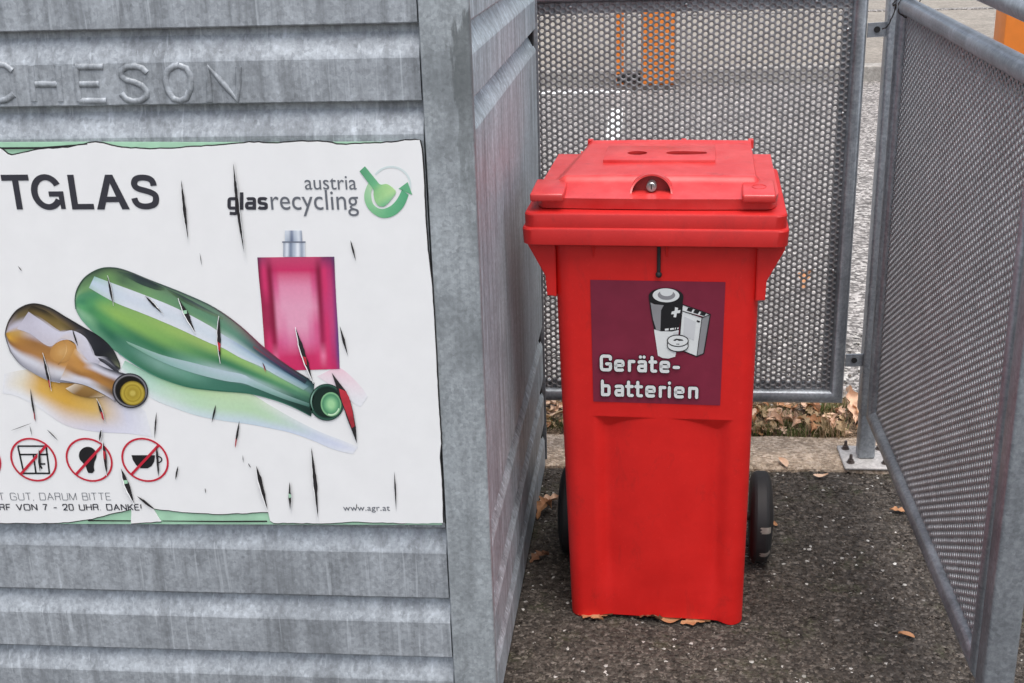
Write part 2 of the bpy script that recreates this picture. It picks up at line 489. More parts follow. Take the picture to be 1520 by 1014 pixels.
# embossed maker's lettering: raised beads pressed into the board between two lips
Hm = [[1.06665008e-03, 4.06203515e-06, -1.00548548], [4.54026771e-05, -1.28867230e-03, 1.36309595], [5.20837620e-05, -1.88451866e-04, 1.0]]
def art(x, y):
    """flat artwork coordinates -> (X, Z) metres on the plane of the poster"""
    a, b, c = (r[0] * x + r[1] * y + r[2] for r in Hm)
    return a / c, b / c
LET = {'C': [(12, 107), (2, 99), (-12, 96), (-26, 103), (-32, 125), (-26, 146), (-12, 153), (4, 150), (15, 142)],
       'H': [(40, 99), (42, 125), (45, 152)], 'H2': [(80, 99), (82, 125), (85, 152)], 'H3': [(47, 127), (80, 127)],
       'E': [(107, 101), (109, 127), (113, 152)], 'E1': [(107, 101), (148, 101)], 'E2': [(113, 127), (142, 127)], 'E3': [(113, 152), (153, 152)],
       'S': [(213, 110), (206, 103), (196, 100), (183, 101), (175, 107), (175, 115), (183, 121), (195, 124), (206, 129), (213, 137), (213, 145), (205, 151), (193, 153), (182, 149), (175, 141)],
       'O': [(261, 99), (272, 103), (279, 116), (279, 132), (273, 147), (264, 152), (253, 149), (245, 138), (241, 122), (244, 107), (253, 100), (261, 99)],
       'N': [(307, 153), (306, 126), (305, 101), (327, 126), (349, 152), (350, 126), (350, 101)]}
bm = bmesh.new()
for k, pl in LET.items():
    pts = []
    for (x, y) in pl:
        X, Z = art(x, y)
        pts.append((X, FY + 0.0055, Z))
    tube(bm, pts, 0.0056, 10)
for v_ in bm.verts:
    v_.co.y = FY + 0.006 + (v_.co.y - FY - 0.0045) * 0.68
hutobj('embossed_lettering', bm, M['zinc_front'], smooth=60)

# ------------------------------------------------------------------ poster on the container
PY = FY + 0.0015       # back of board
poster = empty('recycling_poster', (-0.75, PY, 0.78))
tag(poster, 'torn white glass recycling poster with printed bottles on the container wall', 'poster')
p_inv = Matrix.Translation(-Vector(poster.location))
def pobj(name, bm, mat, parent=None, smooth=None):
    bm.transform(p_inv)
    return obj(name, bm, mat, parent or poster, smooth)
LAYER = {'back': FY - 0.0010, 'dark': FY - 0.0022, 'film': FY - 0.0036, 'glow': FY - 0.0040, 'art': FY - 0.0044, 'art2': FY - 0.0048, 'art3': FY - 0.0052, 'over': FY - 0.0055, 'mouth': FY - 0.0058, 'tear': FY - 0.0061, 'tear2': FY - 0.0064, 'slit': FY - 0.0067, 'slit2': FY - 0.0070}
def poly(bm, pts, layer, px=True):
    y = LAYER[layer]
    vs = []
    for p in pts:
        X, Z = art(*p) if px else p
        vs.append(bm.verts.new((X, y, Z)))
    f = bm.faces.new(vs)
    f.normal_update()
    if f.normal.y > 0: f.normal_flip()
    return f
def slab(bm, pts, y0, y1):
    P = [art(*p) for p in pts]
    prism(bm, P, 1, y0, y1)

back_pts = [(-190, 211), (0, 212.5), (130, 212), (300, 212.5), (360, 212.5), (480, 212), (610, 212), (622, 212), (627, 300), (636, 470), (647, 620), (655, 782), (300, 781), (0, 780), (-220, 780)]
bm = bmesh.new(); slab(bm, back_pts, PY, LAYER['back']); pobj('backing_sheet', bm, M['backing'])
random.seed(5)
def jag(pts, amp, seed):
    """subdivide a polyline, adding small torn irregularities"""
    rnd = random.Random(seed)
    out = []
    for a, b in zip(pts, pts[1:]):
        L = math.hypot(b[0] - a[0], b[1] - a[1])
        n = max(1, int(L / 7))
        for k in range(n):
            t = k / n
            j = amp if k else amp * 0.3
            out.append((a[0] + (b[0] - a[0]) * t + rnd.uniform(-j, j) * 0.6, a[1] + (b[1] - a[1]) * t + rnd.uniform(-j, j)))
    out.append(pts[-1])
    return out
top_edge = jag([(-190, 214), (-40, 212), (0, 222), (9, 230), (15, 232), (55, 223), (98, 220.5), (128, 214), (139, 212.5), (152, 214.5), (178, 220.5), (220, 223), (266, 221), (320, 217.5), (352, 214.5), (368, 212.5), (404, 214), (440, 211.5), (470, 211), (505, 216), (540, 214.5), (580, 213), (600, 209.5), (622, 209)], 0.7, 1)
right_edge = jag([(622, 209), (625, 222), (628, 262), (631, 330), (634, 372), (640, 420), (645, 500), (648, 560), (651, 610), (654, 660), (652, 682), (655, 715), (657, 778)], 0.5, 2)
bot_edge = jag([(657, 778), (620, 779), (560, 777.5), (530, 776), (490, 778.5), (405, 778), (400, 775), (397, 762), (380, 762.5), (330, 765), (270, 762), (228, 757), (213, 744), (205, 738), (226, 757), (238, 776), (193, 779), (193.5, 757), (180, 761), (160, 765), (135, 772), (100, 777), (50, 778.5), (0, 778), (-220, 776)], 0.5, 3)
film_pts = top_edge[:-1] + right_edge[:-1] + bot_edge
bm = bmesh.new(); slab(bm, [(x + 0.4, y - 1.9) if y < 300 and x < 620 else ((x + 1.9, y) if x > 600 else (x, y + 1.6)) for x, y in film_pts], LAYER['back'] - 0.0001, LAYER['dark']); pobj('torn_underlayer', bm, M['tear'])
bm = bmesh.new(); slab(bm, film_pts, LAYER['dark'] - 0.0001, LAYER['film']); film = pobj('printed_film', bm, M['film'])

def stripmesh(name, stations, colors, layer, parent, nu=40, nv=24, smooth=True):
    """quad strip through stations [(upper, lower)] in artwork coordinates, coloured by a rows x cols table"""
    st = np.array(stations, float)                       # n,2,2
    n = len(st)
    t = np.linspace(0, n - 1, nu)
    def interp(a):
        i = np.clip(np.floor(t).astype(int), 0, n - 2); f = (t - i)[:, None]
        p0 = a[np.clip(i - 1, 0, n - 1)]; p1 = a[i]; p2 = a[i + 1]; p3 = a[np.clip(i + 2, 0, n - 1)]
        if not smooth: return p1 * (1 - f) + p2 * f
        return 0.5 * (2 * p1 + (p2 - p0) * f + (2 * p0 - 5 * p1 + 4 * p2 - p3) * f ** 2 + (-p0 + 3 * p1 - 3 * p2 + p3) * f ** 3)
    A, B = interp(st[:, 0]), interp(st[:, 1])
    C = np.array([[lin(c) for c in row] for row in colors], float)
    rr = np.linspace(0, len(C) - 1, nu); cc = np.linspace(0, C.shape[1] - 1, nv)
    P = np.zeros((nu, nv, 3)); K = np.zeros((nu, nv, 4)); K[..., 3] = 1
    loc = poster.location
    for i in range(nu):
        i0 = min(int(rr[i]), len(C) - 2) if len(C) > 1 else 0
        fi = rr[i] - i0 if len(C) > 1 else 0
        row = C[i0] * (1 - fi) + (C[i0 + 1] if len(C) > 1 else C[i0]) * fi
        for j in range(nv):
            q = A[i] + (B[i] - A[i]) * j / (nv - 1)
            X, Z = art(q[0], q[1])
            P[i, j] = (X - loc.x, LAYER[layer] - loc.y, Z - loc.z)
            j0 = min(int(cc[j]), C.shape[1] - 2); fj = cc[j] - j0
            fj = fj * fj * (3 - 2 * fj)
            K[i, j, :3] = row[j0] * (1 - fj) + row[j0 + 1] * fj
    me = grid_mesh(name, P)
    at = me.color_attributes.new('print', 'FLOAT_COLOR', 'POINT')
    at.data.foreach_set('color', K.reshape(-1))
    return link(name, me, M['print'], parent)

def ellipse_print(name, cx, cy, rx, ry, rot, rings, layer, parent, n=40):
    """concentric coloured rings [(radius fraction, colour)], outermost first; sharp steps use repeated radii"""
    c, s = math.cos(rot), math.sin(rot)
    P, K = [], []
    loc = poster.location
    for fr, col in rings + [(0.0, rings[-1][1])]:
        pr_, kr = [], []
        for k in range(n):
            a = 2 * math.pi * k / n
            u, v = rx * fr * math.cos(a), ry * fr * math.sin(a)
            X, Z = art(cx + u * c - v * s, cy + u * s + v * c)
            pr_.append((X - loc.x, LAYER[layer] - loc.y, Z - loc.z)); kr.append(lin(col) + (1,))
        P.append(pr_); K.append(kr)
    me = grid_mesh(name, P, closed_u=True)
    at = me.color_attributes.new('print', 'FLOAT_COLOR', 'POINT')
    at.data.foreach_set('color', np.array(K, float).reshape(-1))
    return link(name, me, M['print'], parent)

PAPER = (225, 226, 229)
# colour cast on the paper under the bottles (part of the printed picture)
def zq(x, y): return (x / 2.714, 330 + y / 2.714)
def zl(pts): return [zq(*p) for p in pts]
stripmesh('bottle_glow_print', list(zip(zl([(500, 560), (600, 612), (700, 650), (800, 675), (900, 685), (1000, 692), (1080, 738), (1180, 795), (1280, 845), (1370, 880), (1440, 908)]), zl([(480, 600), (590, 702), (690, 748), (790, 782), (890, 802), (1000, 817), (1080, 832), (1170, 852), (1260, 884), (1340, 918), (1420, 938)]))),
          [[(150, 190, 168), (190, 214, 202), PAPER], [(150, 190, 165), (184, 213, 198), (214, 222, 222)], [(160, 198, 156), (190, 214, 192), (206, 218, 218)], [(176, 206, 160), (182, 212, 180), (198, 214, 216)], [(184, 210, 166), (184, 212, 176), (196, 212, 218)], [(192, 214, 178), (180, 210, 172), (192, 208, 218)], [(206, 218, 200), (182, 210, 180), (194, 208, 220)], [(208, 216, 214), (190, 208, 202), (198, 208, 224)], [(212, 217, 224), (198, 206, 222), (204, 211, 226)], [(216, 219, 226), (204, 209, 225), (212, 216, 227)], [PAPER, (218, 220, 228), PAPER]], 'glow', film, 70, 22)
stripmesh('amber_glow_print', [((5, 556), (2, 585)), ((35, 550), (25, 590)), ((60, 552), (55, 606)), ((100, 562), (95, 632)), ((140, 575), (140, 642)), ((180, 590), (190, 645)), ((215, 612), (225, 650))],
          [[PAPER, PAPER, PAPER], [(220, 214, 200), (222, 212, 190), PAPER], [(196, 150, 70), (212, 168, 84), PAPER], [(150, 110, 60), (206, 160, 66), (216, 210, 214)], [(140, 110, 70), (208, 172, 96), (208, 206, 220)], [(190, 188, 196), (206, 206, 220), (214, 214, 226)], [PAPER, PAPER, PAPER]], 'glow', film, 44, 20)
stripmesh('pink_glow_print', [((500, 545), (470, 560)), ((515, 555), (500, 580)), ((535, 575), (525, 600)), ((545, 590), (535, 605))],
          [[(232, 190, 202), (228, 212, 218)], [(232, 206, 214), (228, 218, 222)], [(229, 218, 222), PAPER], [PAPER, PAPER]], 'glow', film, 20, 10)
# perfume flacon
W1, W2, W3 = (150, 28, 66), (206, 46, 100), (222, 120, 160)
fl = stripmesh('perfume_bottle_print', [((381, 383), (495.5, 382)), ((383, 410), (496.5, 410)), ((387, 450), (498.5, 450)), ((390, 490), (501, 490)), ((392.5, 525), (502.5, 520)), ((394, 552), (503.5, 549))],
          [[(96, 50, 84), (150, 60, 96), (176, 60, 100), (190, 70, 108), (190, 70, 108), (190, 70, 108), (190, 70, 108), (190, 70, 108), (190, 70, 108), (190, 70, 108), (190, 70, 108), (176, 60, 100), (120, 50, 92), (110, 50, 92), (84, 60, 96)],
           [(120, 30, 64), (204, 52, 104), (132, 24, 60), (190, 44, 94), (198, 48, 98), (198, 48, 98), (198, 48, 98), (198, 48, 98), (198, 48, 98), (198, 48, 98), (190, 44, 94), (132, 24, 60), (204, 52, 104), (180, 50, 104), (110, 44, 92)],
           [(140, 34, 70), (204, 52, 104), (132, 24, 60), (210, 92, 138), (220, 140, 170), (220, 140, 170), (220, 140, 170), (220, 140, 170), (220, 140, 170), (220, 140, 170), (210, 92, 138), (132, 24, 60), (204, 52, 104), (190, 60, 112), (130, 50, 104)],
           [(150, 36, 72), (158, 40, 78), (132, 24, 60), (220, 140, 170), (222, 156, 182), (222, 156, 182), (222, 156, 182), (222, 156, 182), (222, 156, 182), (222, 156, 182), (220, 140, 170), (140, 30, 68), (196, 60, 112), (190, 64, 116), (128, 56, 112)],
           [(158, 40, 76), (158, 40, 78), (132, 24, 60), (220, 140, 170), (218, 136, 168), (222, 156, 182), (222, 156, 182), (222, 156, 182), (222, 156, 182), (216, 126, 162), (210, 92, 138), (150, 34, 76), (204, 52, 104), (190, 66, 118), (110, 60, 120)],
           [(168, 44, 82), (204, 52, 104), (150, 30, 70), (210, 92, 138), (212, 104, 148), (216, 120, 158), (216, 120, 158), (216, 120, 158), (216, 120, 158), (212, 104, 148), (210, 92, 138), (160, 36, 80), (204, 52, 104), (180, 60, 116), (92, 62, 120)],
           [(190, 60, 100), (204, 52, 104), (226, 110, 148), (206, 56, 106), (200, 50, 100), (200, 50, 100), (200, 50, 100), (200, 50, 100), (200, 50, 100), (200, 50, 100), (206, 56, 106), (226, 120, 156), (204, 52, 104), (180, 50, 104), (96, 66, 124)],
           [(206, 90, 126), (204, 50, 98), (196, 42, 90), (202, 46, 96), (202, 46, 96), (202, 46, 96), (202, 46, 96), (202, 46, 96), (202, 46, 96), (202, 46, 96), (202, 46, 96), (196, 42, 90), (200, 50, 100), (190, 44, 94), (150, 60, 116)]], 'art', film, 50, 80, False)
GR = [(150, 158, 172), (214, 220, 228), (120, 132, 152), (176, 186, 200), (226, 230, 236), (150, 160, 176), (206, 212, 220)]
stripmesh('perfume_cap_print', [((420, 360), (452, 360)), ((419.5, 382), (452.5, 382))], [GR, GR], 'art2', film, 4, 24, False)
stripmesh('perfume_cap_print', [((422, 343), (447, 343)), ((422, 360), (448, 360))], [[(206, 212, 220)] * 2 + [(130, 140, 160), (196, 204, 214), (214, 220, 226), (150, 160, 176)], [(180, 190, 202), (160, 170, 184), (90, 102, 126), (170, 180, 196), (206, 212, 220), (130, 140, 160)]], 'art2', film, 8, 22, False)
stripmesh('perfume_cap_print', [((418, 359), (453, 359)), ((418, 361), (453, 361))], [[(110, 116, 130)] * 2] * 2, 'art3', film, 3, 3, False)
# green bottle
G = stripmesh('green_bottle_print',
    list(zip(zl([(300, 330), (310, 268), (340, 224), (390, 193), (440, 184.5), (500, 195), (600, 235), (740, 290), (860, 346), (960, 416), (1060, 506), (1150, 576), (1220, 622), (1265, 650)]), zl([(301, 345), (307, 365), (325, 395), (355, 428), (395, 465), (440, 505), (520, 560), (620, 618), (740, 662), (850, 678), (970, 689), (1080, 710), (1170, 742), (1252, 783)]))),
    [[(96, 120, 96), (110, 150, 110), (120, 160, 120), (96, 150, 110), (90, 140, 104), (80, 130, 96), (110, 150, 120), (90, 130, 110)],
     [(78, 104, 80), (100, 140, 96), (120, 160, 120), (84, 145, 105), (76, 140, 100), (90, 150, 104), (120, 165, 130), (96, 140, 112)],
     [(84, 112, 84), (96, 130, 90), (110, 150, 100), (80, 140, 100), (66, 132, 94), (90, 158, 106), (130, 176, 140), (110, 160, 130)],
     [(66, 86, 70), (90, 120, 84), (110, 150, 100), (76, 138, 98), (84, 150, 96), (72, 136, 90), (120, 170, 130), (96, 150, 120)],
     [(80, 102, 74), (112, 152, 94), (120, 160, 100), (96, 158, 98), (126, 172, 96), (80, 146, 88), (60, 120, 88), (100, 150, 120)],
     [(80, 100, 80), (80, 110, 80), (130, 170, 110), (126, 168, 98), (140, 180, 94), (84, 148, 90), (46, 104, 78), (90, 140, 116)],
     [(92, 116, 90), (112, 152, 104), (130, 170, 110), (138, 176, 98), (134, 176, 92), (60, 120, 84), (80, 130, 110), (60, 116, 90)],
     [(96, 120, 100), (100, 142, 108), (130, 170, 120), (148, 182, 98), (122, 168, 92), (56, 116, 82), (120, 160, 146), (56, 112, 86)],
     [(104, 132, 114), (96, 140, 110), (140, 176, 130), (150, 180, 102), (88, 142, 90), (110, 156, 136), (100, 150, 130), (58, 112, 88)],
     [(120, 120, 110), (96, 140, 120), (190, 206, 208), (150, 190, 104), (60, 120, 84), (168, 188, 190), (64, 116, 98), (64, 116, 98)],
     [(110, 60, 80), (60, 84, 96), (180, 200, 206), (140, 180, 110), (70, 130, 92), (160, 184, 186), (58, 108, 92), (58, 108, 92)],
     [(90, 60, 84), (52, 76, 96), (170, 190, 206), (130, 176, 116), (84, 140, 100), (130, 160, 150), (50, 92, 80), (50, 92, 80)],
     [(40, 62, 70), (70, 104, 110), (130, 160, 160), (110, 160, 120), (80, 130, 104), (60, 100, 86), (34, 66, 58), (34, 66, 58)],
     [(24, 40, 40), (44, 72, 70), (70, 104, 96), (56, 96, 84), (40, 76, 66), (30, 60, 54), (20, 40, 38), (20, 40, 38)]], 'art2', film, 120, 64)
def overlay(name, up, dn, colors, layer, nu=60, nv=12): return stripmesh(name, list(zip(up, dn)), colors, layer, G, nu, nv)
overlay('highlight_print', [(139, 411), (165.8, 421), (213, 438.5), (260.5, 458), (308, 483), (331, 498), (356, 513), (391, 536), (426.6, 556), (458, 574)],
        [(131, 428), (170, 450), (213, 467), (260.5, 487), (308, 509), (331, 518), (356, 532), (386, 545), (414.7, 561), (450, 580)],
        [[(150, 190, 180), (190, 208, 220), (170, 196, 190)], [(214, 219, 226), (204, 212, 222), (214, 220, 226)], [(214, 218, 226), (206, 214, 222), (216, 220, 226)], [(212, 218, 224), (204, 214, 222), (214, 220, 226)], [(150, 170, 190), (186, 204, 214), (206, 214, 222)], [(110, 140, 160), (170, 190, 204), (190, 206, 214)], [(90, 120, 130), (130, 160, 164), (140, 170, 160)]], 'art3')
overlay('reflection_print', [(186, 507), (237, 527), (284, 539), (331.6, 551), (360, 557), (379, 567), (426.6, 588), (462, 601)], [(190, 512), (237, 537), (284, 554), (331.6, 566), (360, 570), (379, 577), (420, 593), (458, 605)],
        [[(130, 170, 150), (110, 160, 130)], [(160, 186, 186), (140, 176, 172)], [(176, 194, 202), (160, 186, 186)], [(180, 198, 206), (160, 188, 190)], [(150, 180, 176), (120, 160, 150)], [(70, 110, 100), (60, 100, 90)]], 'art3')
overlay('dark_edge_print', [(172, 403), (200, 409), (230, 422), (243, 428)], [(180, 408), (206, 422), (232, 431), (244, 431)], [[(70, 96, 74), (80, 110, 76)], [(48, 58, 62), (50, 66, 64)], [(44, 54, 58), (60, 80, 66)], [(80, 104, 84), (90, 120, 80)]], 'art3', 24, 8)
overlay('dark_edge_print', [(246, 429), (270, 440), (300, 456), (330, 472)], [(250, 434), (272, 449), (300, 462), (330, 475)], [[(80, 104, 84), (90, 120, 80)], [(54, 66, 68), (70, 96, 70)], [(70, 80, 84), (96, 120, 96)], [(100, 124, 100), (106, 136, 100)]], 'art3', 24, 8)
overlay('dark_edge_print', [(375, 514), (400, 531), (425, 548), (455, 566)], [(376, 519), (399, 536), (424, 553), (452, 571)], [[(140, 70, 80), (70, 96, 96)], [(110, 50, 76), (50, 76, 96)], [(80, 50, 80), (40, 60, 84)], [(40, 50, 60), (40, 60, 66)]], 'art3', 30, 8)
def arc(cx, cy, rx, ry, a0, a1, n=20):
    return [(cx + rx * math.cos(R(a0 + (a1 - a0) * k / n)), cy + ry * math.sin(R(a0 + (a1 - a0) * k / n))) for k in range(n + 1)]
def edge_line(name, pts, w, col, layer, parent=None):
    """thin printed contour"""
    p = np.array(pts, float)
    t = np.gradient(p, axis=0); t /= np.linalg.norm(t, axis=1)[:, None]
    nrm = np.stack([-t[:, 1], t[:, 0]], 1) * w / 2
    return stripmesh(name, [(tuple(a_), tuple(b_)) for a_, b_ in zip(p - nrm, p + nrm)], [[c, c] for c in (col if isinstance(col, list) else [col, col])], layer, parent or film, max(24, len(pts) * 6), 3)
edge_line('contour_print', zl([(303, 352), (300, 310), (310, 268), (340, 224), (390, 193), (440, 184.5), (500, 195), (600, 235), (740, 290), (860, 346), (960, 416), (1060, 506), (1150, 576), (1245, 636)]), 1.7, [(70, 110, 90), (50, 70, 60), (60, 84, 66), (70, 80, 80), (70, 90, 84), (120, 60, 80), (40, 56, 60)], 'over', G)
edge_line('contour_print', zl([(475, 528), (560, 586), (650, 631), (760, 666), (880, 681), (1000, 691), (1100, 716), (1180, 746), (1252, 783)]), 1.6, [(90, 150, 130), (60, 120, 96), (40, 96, 78), (60, 116, 96), (40, 80, 70)], 'over', G)
ellipse_print('bottle_mouth_print', 484.5, 598, 26, 27.5, -0.1, [(1.0, (14, 28, 26)), (0.93, (52, 92, 78)), (0.86, (30, 58, 50)), (0.78, (16, 34, 30)), (0.72, (20, 42, 36))], 'over', film)
ellipse_print('bottle_mouth_print', 491, 601, 15.8, 18.6, -0.12, [(1.0, (20, 46, 36)), (0.93, (136, 190, 140)), (0.78, (74, 132, 98)), (0.55, (110, 170, 124)), (0.25, (156, 206, 152))], 'mouth', film)
edge_line('mouth_highlight_print', arc(491, 602, 12.5, 14.5, 20, 110, 10), 2.2, (196, 226, 190), 'tear', film)
edge_line('mouth_highlight_print', arc(484, 597, 22.5, 24, 150, 235, 10), 1.8, [(60, 100, 86), (140, 176, 160), (60, 100, 86)], 'tear', film)
edge_line('mouth_highlight_print', zl([(1262, 700), (1252, 735), (1256, 772)]), 2.0, [(120, 160, 146), (40, 76, 66)], 'over', film)
# amber bottle: body, shoulder, then the neck that points at the viewer
AM = stripmesh('amber_bottle_print', list(zip(zl([(20, 442), (34, 396), (70, 352), (130, 330), (195, 345), (260, 383), (330, 424), (400, 465), (450, 515), (477, 566), (483, 590)]), zl([(20, 462), (38, 522), (80, 573), (132, 607), (190, 636), (232, 646), (285, 650), (345, 655), (392, 645), (440, 622), (470, 604)]))),
    [[(80, 70, 60), (120, 110, 100), (150, 140, 140), (170, 130, 60), (150, 116, 60), (120, 110, 110), (150, 150, 156), (130, 130, 140)],
     [(60, 54, 48), (150, 140, 146), (186, 182, 194), (190, 148, 66), (206, 156, 60), (140, 100, 60), (196, 194, 204), (140, 140, 150)],
     [(50, 46, 42), (110, 96, 66), (192, 188, 202), (186, 150, 90), (170, 122, 62), (160, 112, 62), (204, 204, 212), (150, 150, 160)],
     [(56, 50, 44), (100, 86, 52), (196, 192, 206), (190, 184, 196), (150, 106, 60), (166, 118, 66), (206, 206, 214), (156, 156, 166)],
     [(60, 56, 54), (130, 110, 66), (190, 184, 190), (200, 196, 208), (156, 110, 60), (170, 122, 68), (200, 196, 200), (150, 150, 160)],
     [(52, 50, 52), (120, 100, 62), (198, 194, 206), (204, 200, 210), (176, 126, 70), (186, 136, 76), (206, 206, 212), (130, 130, 140)],
     [(40, 40, 46), (50, 50, 54), (204, 202, 212), (206, 196, 196), (200, 150, 84), (190, 140, 80), (200, 196, 200), (120, 120, 130)],
     [(38, 38, 44), (36, 38, 44), (150, 150, 158), (206, 204, 213), (202, 190, 186), (176, 128, 72), (160, 150, 150), (110, 108, 116)],
     [(44, 46, 50), (34, 36, 42), (44, 46, 52), (180, 180, 190), (204, 202, 212), (150, 120, 80), (130, 110, 80), (90, 84, 84)],
     [(60, 66, 56), (90, 100, 70), (40, 42, 48), (60, 62, 68), (160, 160, 170), (110, 96, 70), (90, 80, 60), (70, 66, 66)],
     [(60, 62, 60), (70, 76, 62), (60, 62, 62), (56, 58, 60), (80, 82, 88), (70, 66, 60), (60, 56, 52), (50, 48, 48)]], 'art3', film, 90, 56)
def am(name, up, dn, cols, layer='over', nu=50, nv=14): return stripmesh(name, list(zip(zl(up), zl(dn))), cols, layer, AM, nu, nv)
am('dark_edge_print', [(125, 338), (180, 358), (235, 395), (285, 432)], [(108, 356), (160, 384), (215, 424), (240, 440)], [[(50, 44, 34), (66, 56, 36)], [(40, 36, 30), (120, 100, 56)], [(110, 94, 52), (128, 108, 62)], [(90, 78, 50), (150, 130, 90)]], 'over', 24, 6)
am('highlight_print', [(112, 362), (165, 398), (235, 443), (290, 438), (345, 470), (374, 540), (400, 562)], [(66, 432), (120, 452), (196, 502), (248, 470), (306, 498), (345, 552), (388, 590)], [[(180, 176, 188), (196, 192, 204)], [(202, 199, 212), (192, 188, 200)], [(206, 204, 216), (196, 190, 198)], [(206, 204, 216), (206, 196, 196)], [(208, 206, 216), (202, 196, 202)], [(200, 198, 210), (196, 192, 204)], [(170, 168, 180), (190, 188, 198)]], 'over', 50, 10)
am('dark_edge_print', [(296, 436), (340, 432), (392, 466), (440, 512), (470, 560), (478, 586)], [(330, 452), (352, 476), (374, 520), (384, 540), (430, 545), (462, 578)], [[(90, 84, 84), (70, 66, 70)], [(38, 40, 46), (52, 52, 58)], [(34, 36, 42), (40, 42, 48)], [(32, 34, 40), (28, 30, 36)], [(60, 64, 56), (34, 36, 42)], [(120, 124, 96), (90, 92, 84)]], 'over', 40, 10)
am('dark_edge_print', [(392, 548), (420, 556), (452, 580), (476, 602)], [(400, 560), (426, 576), (452, 596), (472, 610)], [[(40, 42, 48)] * 2, [(90, 90, 98), (40, 42, 50)], [(60, 62, 70), (36, 38, 46)], [(60, 60, 66)] * 2], 'over', 20, 6)
ellipse_print('amber_core_print', *zq(252, 522), 21, 16, -0.5, [(1.0, (176, 128, 72)), (0.85, (184, 136, 76)), (0.5, (194, 146, 84)), (0.2, (200, 156, 98))], 'over', AM)
edge_line('amber_core_print', zl([(232, 575), (258, 540), (266, 505), (252, 476)]), 1.0, [(140, 96, 52), (230, 190, 130), (150, 104, 56)], 'mouth', AM)
am('bottle_neck_print', [(300, 508), (345, 556), (384, 570), (430, 590), (480, 606), (506, 612)], [(240, 636), (290, 646), (345, 660), (400, 686), (445, 712), (462, 726)],
   [[(206, 160, 96), (196, 146, 80), (186, 134, 74), (170, 122, 70), (200, 180, 160), (204, 203, 212)], [(206, 204, 212), (180, 128, 66), (188, 136, 72), (150, 106, 58), (206, 205, 213), (196, 196, 206)], [(150, 150, 160), (206, 204, 214), (170, 120, 62), (160, 112, 58), (204, 203, 212), (180, 180, 190)], [(70, 72, 80), (206, 204, 214), (150, 104, 56), (170, 120, 62), (160, 140, 120), (196, 195, 205)], [(40, 42, 50), (190, 188, 200), (130, 92, 52), (150, 108, 56), (90, 70, 50), (180, 178, 190)], [(24, 24, 28), (90, 90, 98), (96, 76, 44), (110, 84, 40), (60, 50, 38), (90, 88, 94)]], 'mouth', 50, 24)
am('caustic_print', [(300, 652), (345, 662), (390, 684), (420, 702)], [(262, 672), (300, 696), (350, 708), (400, 706)], [[(206, 190, 170), (216, 206, 190)], [(150, 116, 66), (130, 96, 50)], [(140, 108, 60), (120, 90, 48)], [(190, 170, 140), (200, 180, 150)]], 'over', 24, 8)
edge_line('contour_print', zl([(40, 524), (22, 470), (20, 442), (36, 394), (72, 351), (130, 330), (195, 345), (262, 384), (332, 425), (402, 466), (452, 516), (480, 572)]), 1.5, [(120, 118, 124), (70, 62, 56), (50, 46, 44), (44, 42, 44), (30, 30, 36), (50, 54, 54)], 'mouth', AM)
edge_line('contour_print', zl([(40, 524), (80, 574), (132, 608), (190, 637), (240, 648)]), 1.1, [(110, 108, 112), (150, 148, 156), (170, 168, 176)], 'mouth', AM)
ellipse_print('bottle_mouth_print', *zq(523, 680), 27, 25.6, 0.5, [(1.0, (18, 18, 22)), (0.94, (60, 60, 66)), (0.89, (132, 130, 134)), (0.82, (28, 28, 30)), (0.74, (18, 17, 15))], 'tear', film)
ellipse_print('bottle_mouth_print', *zq(533, 690), 19.2, 18.6, 0.4, [(1.0, (30, 26, 14)), (0.93, (140, 120, 40)), (0.8, (186, 164, 66)), (0.62, (150, 128, 40)), (0.58, (176, 154, 58)), (0.3, (160, 138, 46)), (0.15, (190, 172, 84))], 'tear2', film)
# lettering
def text_bm(s, bold=0.0, spacing=1.0):
    cu = bpy.data.curves.new('lettering', 'FONT')
    cu.body = s
    cu.size = 1.0
    cu.offset = bold
    cu.space_character = spacing
    cu.resolution_u = 6
    cu.fill_mode = 'FRONT'
    ob = bpy.data.objects.new('lettering', cu)
    COL.objects.link(ob)
    bpy.context.view_layer.update()
    me = bpy.data.meshes.new_from_object(ob.evaluated_get(bpy.context.evaluated_depsgraph_get()))
    b = bmesh.new(); b.from_mesh(me)
    bpy.data.objects.remove(ob, do_unlink=True); bpy.data.curves.remove(cu); bpy.data.meshes.remove(me)
    return b
def fit_text(dst, s, x0, x1, z0, z1, y, bold=0.0, spacing=1.0, ref=None):
    """lay text in the box; ref = string whose height defines z0..z1 (baseline to cap or x height)"""
    b = text_bm(s, bold, spacing)
    r = text_bm(ref, bold) if ref else b
    xs_ = [v.co.x for v in b.verts]; rz = [v.co.y for v in r.verts]
    sx = (x1 - x0) / (max(xs_) - min(xs_)); sz = (z1 - z0) / (max(rz) - min(rz))
    mx, mz = min(xs_), min(rz)
    vm = {v: dst.verts.new((x0 + (v.co.x - mx) * sx, y, z0 + (v.co.y - mz) * sz)) for v in b.verts}
    for f in b.faces:
        try:
            nf = dst.faces.new([vm[v] for v in f.verts]); nf.normal_update()
            if nf.normal.y > 0: nf.normal_flip()
        except ValueError: pass
    if ref: r.free()
    b.free()
def ptext(name, items, mat, layer='art'):
    b = bmesh.new()
    for s, bl, tr, bold, sp, ref in items:       # bottom-left and top-right in artwork coordinates
        X0, Z0 = art(*bl); X1, Z1 = art(*tr)
        Zl = art(bl[0], tr[1])[1]; Zr = art(tr[0], bl[1])[1]
        n_ = len(b.verts)
        fit_text(b, s, X0, X1, Z0, Zl, LAYER[layer], bold, sp, ref)
        b.verts.ensure_lookup_table()
        for v_ in b.verts[n_:]: v_.co.z += (Zr - Z0) * (v_.co.x - X0) / (X1 - X0)
    return pobj(name, b, mat, film)
